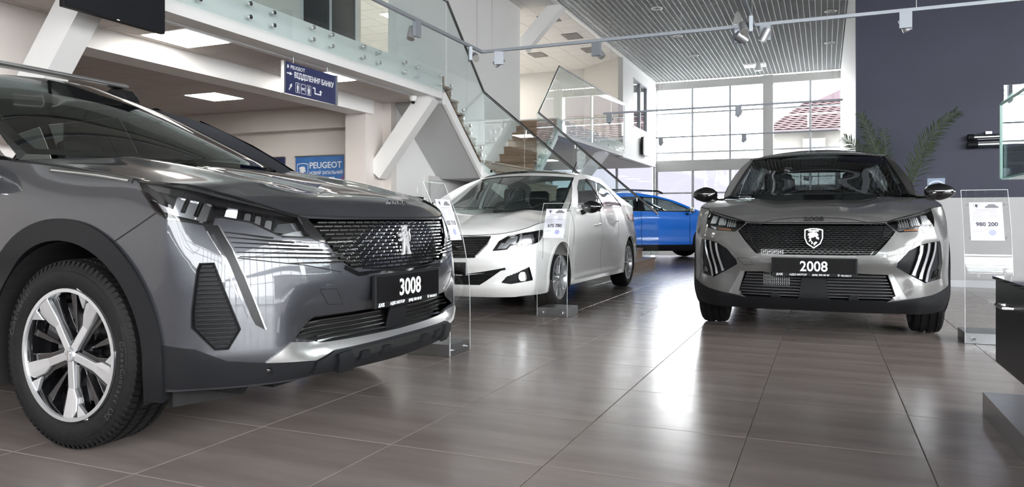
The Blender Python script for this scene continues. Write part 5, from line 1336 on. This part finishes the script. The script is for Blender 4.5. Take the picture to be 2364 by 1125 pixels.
PAINT_W = mat('paint_white', (.88, .88, .87), .25, 0, 1.)
sed = empty('sedan', (-3.155, 6.64, 0), -PI / 2, 'white four-door sedan standing before the staircase', 'car')
c = Car(sed, C301, P301)
SW = c.s_at_x(0.); SW2 = c.s_at_x(-2.652)
HL = [(.501, .581), (.557, .661), (.644, .706), (.80, .732), (1.072, .757), (1.05, .705), (.97, .656), (.821, .613), (.75, .607), (.714, .626), (.663, .626), (.627, .592)]
GR = [(0, .700), (.30, .700), (.481, .700), (.449, .637), (.339, .523), (0, .519)]
LG = [(0, .362), (.261, .362), (.42, .384), (.60, .424), (.439, .315), (.382, .280), (0, .278)]
FOG = [(.577, .305), (.625, .351), (.838, .433), (.875, .321), (.66, .294)]
car_body(c, PAINT_W, [(SW, .305, .345), (SW2, .305, .345)], [HL, FOG, sym(GR), sym(LG)])
def hf3(x, y):
    a = np.abs(y); k = np.clip((.7 - x) / .4, 0, 1)
    return .020 * np.exp(-((a - .46) / .12) ** 2) * k - .004 * np.exp(-(a / .2) ** 2) * k
sA = c.s_at_x(-.36)
hood, _h = car_hood(c, sA, [(.78, .715), (.76, .745), (.66, .79), (.5, .83), (.3, .872), (.1, .905), (-.1, .93), (-.4, .96)], .0, PAINT_W, 3.0, hf3)
c.strip('hood_gap', [(q, float(c.zt(q)) - .002) for q in np.linspace(0, sA, 60)], .005, SHUT, .0012, 0)
c.panel('grille_backing', sym(GR), DARK, (), .05, -.03, 0, both=False)
for r in range(8):
    z = .535 + r * .0195; e = .345 + (z - .523) * .75
    c.panel('grille_bar', [(-e, z - .0035), (e, z - .0035), (e, z + .0035), (-e, z + .0035)], GLOSSB, (), .08, -.006, .02, both=False)
c.strip('grille_frame', [(0, .702), (.30, .702), (.478, .702), (.449, .637), (.339, .523), (.2, .519), (0, .519)], .012, CHROME, .004, .012)
lion(sed, frame_mat((.818, 0, .60), (0, 1, 0), (-.15, 0, 1)), .10, .010, CHROME)
for sg in (1, -1):
    hl = c.panel('headlamp', [(a * sg, b) for a, b in HL], LAMPB, (), .03, -.045, 0, both=False)[0]
    def sub(nm, poly, m, off, thick=.01, step=.02): return c.panel(nm, [(a * sg, b) for a, b in poly], m, (), step, off, thick, parent=hl, both=False)
    sub('reflector', rounded([(.78, .632), (.94, .66), (.95, .735), (.80, .722)], .03, 5), LAMPR, -.022, .02)
    sub('reflector', rounded([(.60, .64), (.72, .645), (.76, .715), (.66, .702)], .02, 4), LAMPR, -.026, .02)
    sub('light_guide', [(.54, .60), (.62, .605), (.66, .64), (.58, .655)], LAMPR, -.02)
    sub('lamp_divider', [(.735, .625), (.765, .625), (.80, .728), (.775, .726)], mat('lamp_grey_trim', (.25, .25, .26), .25, .6), -.012, .02)
    sub('indicator', [(.97, .675), (1.04, .71), (1.055, .748), (.98, .738)], LAMPB, -.02)
    sub('lamp_lens', HL, LENS, .001, .004, .03)
    fg = c.panel('fog_recess', [(a * sg, b) for a, b in FOG], BLACKP, (), .03, -.02, 0, both=False)[0]
    c.strip('fog_edge', [(a * sg, b) for a, b in FOG + FOG[:1]], .010, BLACKP, .0, .02, parent=fg, both=False)
    c.panel('fog_lamp', [(sg * (.775 + .034 * math.cos(t)), .352 + .034 * math.sin(t)) for t in np.linspace(0, 2 * PI, 20, endpoint=False)], LAMPR, (), .02, -.006, .012, parent=fg, both=False)
    c.panel('fog_lamp_bezel', [(sg * (.775 + .042 * math.cos(t)), .352 + .042 * math.sin(t)) for t in np.linspace(0, 2 * PI, 20, endpoint=False)], CHROME, [[(sg * (.775 + .034 * math.cos(t)), .352 + .034 * math.sin(t)) for t in np.linspace(0, 2 * PI, 20, endpoint=False)]], .02, -.004, .012, parent=fg, both=False)
c.strip('headlamp_seal', HL + HL[:1], .006, GLOSSB, .002, .006)
c.panel('running_lamp', [(.614, .431), (.815, .462), (.802, .446), (.638, .408)], mat('drl_white', (.78, .79, .82), .2), (), .02, .003, .01)
c.strip('bumper_blade', [(.26, .372), (.42, .392), (.614, .424)], [.006, .014, .02], BLACKP, .002, .01)
c.panel('lower_grille_backing', sym(LG), DARK, (), .06, -.04, 0, both=False)
for r in range(4):
    z = .295 + r * .021; e = .40 + (z - .28) * 1.1
    c.panel('lower_grille_bar', [(-e, z - .003), (e, z - .003), (e, z + .003), (-e, z + .003)], BLACKP, (), .08, -.01, .02, both=False)
for q in ([(1.78, .27), (1.80, .60), (1.83, .80), (1.82, .95)], [(2.83, .27), (2.83, .70), (2.80, .96)]): c.strip('door_gap', q, .006, SHUT, .001, 0)
c.strip('door_gap', [(3.55, .96), (3.62, .80), (3.52, .62)], .006, SHUT, .001, 0); c.strip('fender_gap', [(1.0, .50), (1.03, .64), (1.07, .755)], .004, SHUT, .001, 0)
for a, z in ((2.58, .800), (3.45, .835)):
    p = c.S(np.array([a - .09, a, a + .09]), np.array([z, z + .003, z + .006]))
    for sg in (1, -1): MB().tube([(q[0], sg * (q[1] + d), q[2]) for q, d in zip([p[0], p[0] * .8 + p[1] * .2, p[1], p[1] * .2 + p[2] * .8, p[2]], (.005, .03, .034, .03, .005))], .013, 8).build('door_handle', PAINT_W, sed, 60)
c.strip('sill_moulding', [(1.80, .262), (2.6, .268), (3.65, .278)], .03, PAINT_W, .012, .015)
c.strip('rear_lamp', [(4.22, .90), (4.40, .88), (4.6, .87)], [.05, .10, .12], mat('lamp_red', (.25, .01, .02), .15, 0, 1.), .003, .008)
for sc_ in (SW, SW2): c.panel('arch_lip', arc_pts(sc_, .305, .365, .20, .20, 40) + arc_pts(sc_, .305, .338, .20, .20, 40)[::-1], PAINT_W, (), .03, .006, .03)
cb = Cabin(c, [(.3, .56, 1.36), (-1.15, .56, 1.355), (-1.7, .56, 1.385), (-2.3, .55, 1.37), (-2.75, .54, 1.30), (-3.3, .54, 1.1)])
AO = [(-.30, .935), (-.62, 1.10), (-.95, 1.25), (-1.28, 1.345)]
WI = [(-.46, .70, .962), (-.75, .66, 1.10), (-1.04, .61, 1.24), (-1.34, .56, 1.352)]
rl = [(x, float(cb.rz(x))) for x in np.linspace(-1.32, -2.75, 14)] + [(-3.0, 1.18), (-3.25, 1.04)]
WIN = [[(-.62, .985), (-1.0, 1.20), (-1.30, 1.30), (-1.58, 1.325), (-1.66, .99)], [(-1.74, .992), (-1.67, 1.325), (-2.1, 1.31), (-2.42, 1.22), (-2.62, 1.02)]]
cb.panel('cabin_side', AO + rl + [(x, float(np.interp(x, cb.bx, cb.bz))) for x in np.linspace(-3.2, -.36, 20)], PAINT_W, WIN)
for w_ in WIN:
    cb.panel('window_seal', [(a, b) for a, b in w_], GLOSSB, [[(a + (np.mean([p[0] for p in w_]) - a) * .07, b + (np.mean([p[1] for p in w_]) - b) * .09) for a, b in w_]], .002, .006)
    cb.panel('side_window', w_, CARGLASS, (), -.004)
cb.panel('door_post', [(-1.585, 1.33), (-1.665, .985), (-1.745, .985), (-1.665, 1.33)], GLOSSB, (), .003, .004)
a3 = [tuple(cb.side(np.array([x]), np.array([z]))[0]) for x, z in AO]
ruled('windscreen_pillar', WI, a3, PAINT_W, sed)
screen(c, WI, (.40, .13), (-.01, .028), glass('sedan_glass', (.72, .84, .81), .06), 'windscreen', flip=1, bm=GLOSSB, bw=.03, header=(PAINT_W, .90))
def roof_fn3(x, y):
    Y = cb.ry(x); return np.stack([x, y, cb.rz(x) + .055 * (1 - (y / Y) ** 2)], -1)
V, T = cdt_fill([(-1.34 + .13 * (1 - u * u), .56 * u) for u in np.linspace(1, -1, 17)] + [(x, -float(cb.ry(x))) for x in np.linspace(-1.3, -2.62, 10)] + [(-2.68, 0)] + [(x, float(cb.ry(x))) for x in np.linspace(-2.62, -1.3, 10)], (), .06)
link('roof', surf_mesh('roof', V, T, roof_fn3, 1), PAINT_W, sed)
screen(c, [(-3.2, .62, 1.05), (-2.64, .53, 1.33)], (-.12, -.06), (0, .05), MATS['rear_glass'], 'rear_window', flip=-1)
car_hood(c, c.s_at_x(-3.18), [(-3.55, 1.03), (-3.4, 1.05), (-3.1, 1.05)], -3.30, PAINT_W, 3., None, 'boot_lid', rear=True)
MB().tube([(-2.5, .12, 1.42), (-2.75, .12, 1.62)], .006, 6).build('aerial', BLACKP, sed)
mirror_wing(c, -.68, .95, .985, GLOSSB, BLACKP, .88)
interior(c, (-1.35, -2.2), .34, .28, -.4, .66, .86)
MB().box(-3.2, -2.4, -.6, .6, .93, .97).build('parcel_shelf', MATS['cabin_trim'], sed)
MB().box(-.9, .6, -.5, .5, .18, .22).build('undertray', BLACKP, sed); MB().box(-3.2, -.9, -.66, .66, .18, .22).build('undertray', BLACKP, sed)
wells(c, (0, -2.652), .335, .48, .84, .305)
for x in (0, -2.652):
    for sg in (1, -1): wheel(sed, 'wheel', (x, sg * .755, .306), .304, .195, .205, 'silver', sg)
plate(c, .855, .415, '301', .525, .125)

# ================================================================== BLUE CROSSOVER BEYOND THE STAIRS
PAINT_B = mat('paint_blue', (.012, .22, .95), .3, 0, 1.)
blu = empty('crossover', (-2.61, 16.85, 0), math.radians(33), 'bright blue crossover with black arches beyond the staircase', 'car')
CB = [(x, y, zb - .02, zt - .02 if x > -.2 else zt - .05, p) for x, y, zb, zt, p in C2008]
c = Car(blu, CB, P2008); SW = c.s_at_x(0.); SW2 = c.s_at_x(-2.605)
car_body(c, PAINT_B, [(SW, .34, .41), (SW2, .34, .41)], (), .05)
sA = c.s_at_x(-.30)
car_hood(c, sA, [(.79, .815), (.74, .87), (.5, .93), (.2, .965), (-.1, .995), (-.4, 1.02)], .02, PAINT_B, 3.)
for sc_ in (SW, SW2): c.panel('arch_cladding', arc_pts(sc_, .34, .50, .2, .2, 30) + arc_pts(sc_, .34, .395, .2, .2, 30)[::-1], BLACKP, (), .05, .010, .04)
c.panel('sill_cladding', [(SW + .43, .33), (SW2 - .43, .33), (SW2 - .43, .2), (SW + .43, .2)], BLACKP, (), .1, .008, .02)
c.panel('headlamp', [(.55, .80), (.95, .83), (.98, .90), (.60, .85)], LAMPR, (), .05, .004, .01)
for a in (SW + .55, SW + 1.62): c.strip('door_gap', [(a, .34), (a + .02, .99)], .008, SHUT, .001, 0)
for a in (SW + 1.45, SW + 2.4): c.strip('door_handle', [(a - .1, .80), (a + .1, .805)], .03, PAINT_B, .02, .02)
cb = Cabin(c, [(.3, .58, 1.40), (-1.2, .585, 1.375), (-1.7, .58, 1.425), (-2.6, .56, 1.41), (-3.2, .52, 1.36)])
AO = [(-.24, 1.0), (-.55, 1.13), (-.88, 1.27), (-1.2, 1.36)]; WI = [(-.38, .70, 1.02), (-.68, .66, 1.14), (-.98, .61, 1.27), (-1.28, .565, 1.38)]
WIN = [[(-.40, 1.015), (-.95, 1.25), (-1.25, 1.325), (-1.55, 1.34), (-1.60, 1.03)], [(-1.68, 1.03), (-1.64, 1.34), (-2.25, 1.33), (-2.5, 1.05)]]
cb.panel('cabin_side', AO + [(x, float(cb.rz(x))) for x in np.linspace(-1.25, -3.0, 12)] + [(x, float(np.interp(x, cb.bx, cb.bz))) for x in np.linspace(-3.1, -.30, 16)], PAINT_B, WIN)
for w_ in WIN:
    cb.panel('window_seal', w_, GLOSSB, [[(a + (np.mean([p[0] for p in w_]) - a) * .06, b + (np.mean([p[1] for p in w_]) - b) * .12) for a, b in w_]], .003, .006); cb.panel('side_window', w_, CARGLASS, (), -.004)
cb.panel('door_post', [(-1.545, 1.345), (-1.595, 1.025), (-1.685, 1.025), (-1.645, 1.345)], GLOSSB, (), .003, .004)
ruled('windscreen_pillar', WI, [tuple(cb.side(np.array([x]), np.array([z]))[0]) for x, z in AO], PAINT_B, blu)
screen(c, WI, (.36, .11), (-.01, .024), CARGLASS, 'windscreen', flip=1)
def roof_fn4(x, y):
    Y = cb.ry(x); return np.stack([x, y, cb.rz(x) + .05 * (1 - (y / Y) ** 2)], -1)
V, T = cdt_fill([(-1.28 + .11 * (1 - u * u), .565 * u) for u in np.linspace(1, -1, 13)] + [(x, -float(cb.ry(x))) for x in np.linspace(-1.25, -3.0, 10)] + [(x, float(cb.ry(x))) for x in np.linspace(-3.0, -1.25, 10)], (), .08)
link('roof', surf_mesh('roof', V, T, roof_fn4, 1), PAINT_B, blu)
for sg in (1, -1):
    MB().tube([(-1.05, sg * .55, 1.42), (-1.15, sg * .55, 1.465), (-1.9, sg * .54, 1.49), (-2.6, sg * .53, 1.475), (-2.7, sg * .53, 1.43)], .02, 8).build('roof_rail', BLACKP, blu, 60)
    MB().tube([(-1.3, sg * .568, 1.475), (-2.1, sg * .558, 1.49)], .012, 6).build('rail_insert', ALU, blu, 60)
screen(c, [(-3.34, .62, 1.06), (-3.0, .50, 1.38)], (-.06, -.04), (0, .05), MATS['rear_glass'], 'rear_window', flip=-1)
mirror_wing(c, -.60, .99, 1.04, CHROME, BLACKP, .95)
interior(c, (-1.2, -2.0), .36, .34, -.25, .68, .95)
MB().box(-3.1, .6, -.6, .6, .2, .24).build('undertray', BLACKP, blu); wells(c, (0, -2.605), .40, .48, .86, .34)
for x in (0, -2.605):
    for sg in (1, -1): wheel(blu, 'wheel', (x, sg * .765, .34), .338, .215, .225, 'silver', sg)

# ================================================================== PRICE STANDS
def price_stand(loc, rz, lab, price, sheet_lab, h=1.02, lean=.16):
    """panel faces +x in its own frame"""
    t = empty('price_stand', loc, rz, lab, 'price stand')
    BOX('stand_base', ALU, -.31, -.006, -.14, .14, 0, .075, t, bevel=.003)
    pts = [(0, .002), (0, .25), (-.006, .45), (-.03, .62), (-.07, .80), (-lean, h)]
    f = curve3([(a, b) for a, b in pts]); q = [tuple(f(v)) for v in np.linspace(0, 1, 22)]
    w = .14; mb = MB(); n = len(q); v = []
    for x, z in q: v += [(x, -w, z), (x, w, z), (x - .006, w, z), (x - .006, -w, z)]
    fc = [(0, 1, 2, 3), tuple(4 * (n - 1) + k for k in (3, 2, 1, 0))]
    for i in range(n - 1):
        a = 4 * i; fc += [(a + k, a + (k + 1) % 4, a + 4 + (k + 1) % 4, a + 4 + k) for k in range(4)]
    mb.add(v, fc).build('acrylic_panel', CLEAR, t, 30)
    EDG = mat('acrylic_edge', (.75, .78, .78), .2)
    for y in (-w, w): MB().tube([(x - .003, y, z) for x, z in q], .0022, 5).build('panel_edge', EDG, t, 60)
    MB().tube([(q[-1][0] - .003, -w, q[-1][1]), (q[-1][0] - .003, w, q[-1][1])], .0022, 5).build('panel_edge', EDG, t, 60)
    for y in (-.09, .09): MB().lathe([(0, .012), (.012, .012), (.013, 0)], 'x', 14, False, (0, y, .035)).build('base_bolt', CHROME, t, 40)
    # paper in a clear pocket near the top
    a = Vector((q[14][0], 0, q[14][1])); b = Vector((q[-2][0], 0, q[-2][1])); up = (b - a).normalized(); nrm = Vector((up.z, 0, -up.x)); mid = (a + b) / 2 + nrm * .012
    R = t.matrix_basis
    M = frame_mat(mid, (0, 1, 0), up)
    for y in (-.105, .105):
        for z in (-.12, .12):
            p = M @ Vector((y, z, -.004)); p2 = M @ Vector((y, z, .012)); MB().cyl(p, p2, .008, 12).build('holder_stud', CLEAR, t, 40)
    sh = empty('price_sheet', loc, rz, sheet_lab, 'price sheet')
    flat('paper', [(-.098, -.138), (.098, -.138), (.098, .138), (-.098, .138)], PAPER, sh, M, .0015)
    T_ = M @ Matrix.Translation((0, 0, .002))
    text('price', price, .040, INK, sh, T_ @ Matrix.Translation((0, -.035, 0)), .0003, bold=.0012)
    shield(sh, T_ @ Matrix.Translation((-.055, .112, 0)), .034, INK, INK, None, .0004)
    flat('car_picture', [(-.005, .096), (.075, .096), (.075, .108), (.062, .113), (.052, .125), (.018, .125), (.006, .112), (-.005, .108)], mat('print_mid', (.2, .2, .22), .6), sh, T_, .0004)
    flat('text_line', [(-.06, .078), (.06, .078), (.06, .083), (-.06, .083)], INKG, sh, T_, .0003)
    for k in range(8):
        z = .066 - k * .0085; l = .06 if k % 3 else .075
        flat('text_line', [(-.085, z), (-.085 + l, z), (-.085 + l, z + .003), (-.085, z + .003)], INKG, sh, T_, .0003)
        if k < 5: flat('text_line', [(.02, z), (.02 + l * .7, z), (.02 + l * .7, z + .003), (.02, z + .003)], INKG, sh, T_, .0003)
    flat('stamp', [(.03 + .022 * math.cos(a_), -.082 + .022 * math.sin(a_)) for a_ in np.linspace(0, 2 * PI, 20, endpoint=False)], STAMP, sh, T_, .0003)
    flat('text_line', [(-.085, -.075), (-.03, -.075), (-.03, -.072), (-.085, -.072)], INKG, sh, T_, .0003)
    return t
price_stand((-2.08 * 1.024, 4.20, 0), 0, 'clear acrylic price stand beside the big grey car nose', '1 103 710', 'price paper with a seven-digit price beside the big grey car', 1.09, .19)
price_stand((-2.2, 6.10, 0), -PI / 2, 'clear acrylic price stand at the front wheel of the white sedan', '675 780', 'price paper held in front of the white sedan', 1.0, .17)
price_stand((1.03, 5.88, 0), -PI / 2, 'clear acrylic price stand between grey crossover and black cabinet', '980 200', 'price paper held in front of the white counter', 1.06, .17)

# ================================================================== SHOWCASE AT THE EDGE
t = empty('display_showcase', (.64, 3.79, 0), 0, 'black drawer showcase on a brushed metal plinth with glass case', 'showcase')
BOX('plinth', ALU, 0, 1.0, -2.2, 0, 0, .095, t); BOX('leg_block', BLACKP, .25, .8, -2.0, -.3, .095, .25, t)
d_ = BOX('drawer_body', mat('cabinet_black', (.012, .013, .015), .35), .03, 1.0, -1.6, -.10, .25, .60, t, bevel=.003)
BOX('top_board', GLOSSB, .02, 1.0, -1.61, -.09, .60, .612, t)
MB().tube([(.03, -.28, .508), (.0, -.28, .508), (.0, -.42, .508), (.03, -.42, .508)], .008, 8).build('drawer_handle', CHROME, t, 40)
for x, y in ((.92, -.15), (.92, -1.5)): MB().cyl((x, y, .612), (x, y, 1.02), .015, 10).build('case_post', CHROME, t)
EG = mat('glass_edge_green', (.35, .55, .50), .15)
BOX('case_floor', TEAL, .05, 1.0, -1.5, -.1, 1.02, 1.03, t)
BOX('case_side', TEAL, .05, .058, -1.5, -.1, 1.03, 1.34, t); BOX('case_back', TEAL, .06, 1.0, -.108, -.1, 1.03, 1.42, t)
for a, b in (((.05, -.1, 1.025), (.05, -.1, 1.34)), ((.05, -.1, 1.34), (.13, -.1, 1.42)), ((.05, -1.5, 1.34), (.05, -.1, 1.34)), ((.05, -.1, 1.025), (1.0, -.1, 1.025))): MB().cyl(a, b, .006, 6).build('case_edge', EG, t)

# ================================================================== PALM BEHIND THE COUNTER
t = empty('potted_palm', (.98, 11.95, 0), 0, 'green date palm with arching fronds behind the white counter', 'palm')
PG = mat('palm_leaf', (.05, .085, .035), .5); noise_col(PG, (.02, .038, .014), (.055, .085, .035), (20, 20, 20))
MB().lathe([(0, 0), (.17, 0), (.21, .38), (.19, .38), (.18, .34), (0, .34)], 'z', 28).build('pot', mat('pot_grey', (.3, .3, .31), .5), t, 40)
MB().lathe([(.06, .3), (.07, .5), (.05, .8), (.03, .95)], 'z', 14).build('trunk', mat('palm_trunk', (.14, .10, .06), .9), t, 40)
rnd = random.Random(3)
def frond(end, ctrl, n=40, base=(0, 0, .9), L=.26):
    b = Vector(base); c1 = Vector(ctrl); e = Vector(end); P = lambda u: b * (1 - u) ** 2 + c1 * 2 * u * (1 - u) + e * u * u
    f = MB().tube([P(k / 14) for k in range(15)], [.014 - .011 * k / 14 for k in range(15)], 6).build('frond', PG, t, 60)
    for k in range(n):
        u = .25 + .75 * k / (n - 1); p = P(u); d = (P(min(u + .02, 1)) - P(u - .02)).normalized(); s_ = d.cross(Vector((.25, -1, .15))).normalized()
        for sg in (1, -1):
            l = L * (1 - .55 * abs(u - .55) / .45) * rnd.uniform(.8, 1.1); dr = (s_ * sg * .75 + d * .8 + Vector((rnd.uniform(-.15, .15), rnd.uniform(-.4, .4), rnd.uniform(-.12, .12)))).normalized()
            w = dr.cross(Vector((0, 1, .3))).normalized() * .008; q = p + dr * l + Vector((0, 0, -.03))
            MB().add([p - w * .5, p + w * .5, p + dr * l * .5 + w, q, p + dr * l * .5 - w, p + dr * l * .5 + Vector((0, -.006, 0))], [(0, 1, 2, 5), (0, 5, 4), (5, 2, 3), (5, 3, 4)]).build('leaflet', PG, f)
frond((.72, -.05, 2.36), (.16, 0, 1.95)); frond((-.48, -.05, 2.38), (-.25, 0, 1.75)); frond((-.70, -.1, 2.05), (-.38, 0, 1.8), 26); frond((-.18, .1, 2.15), (-.2, 0, 1.6), 22)
frond((.45, .25, 1.95), (.25, .1, 1.6), 12); frond((-.3, .35, 1.9), (-.1, .2, 1.6), 10)
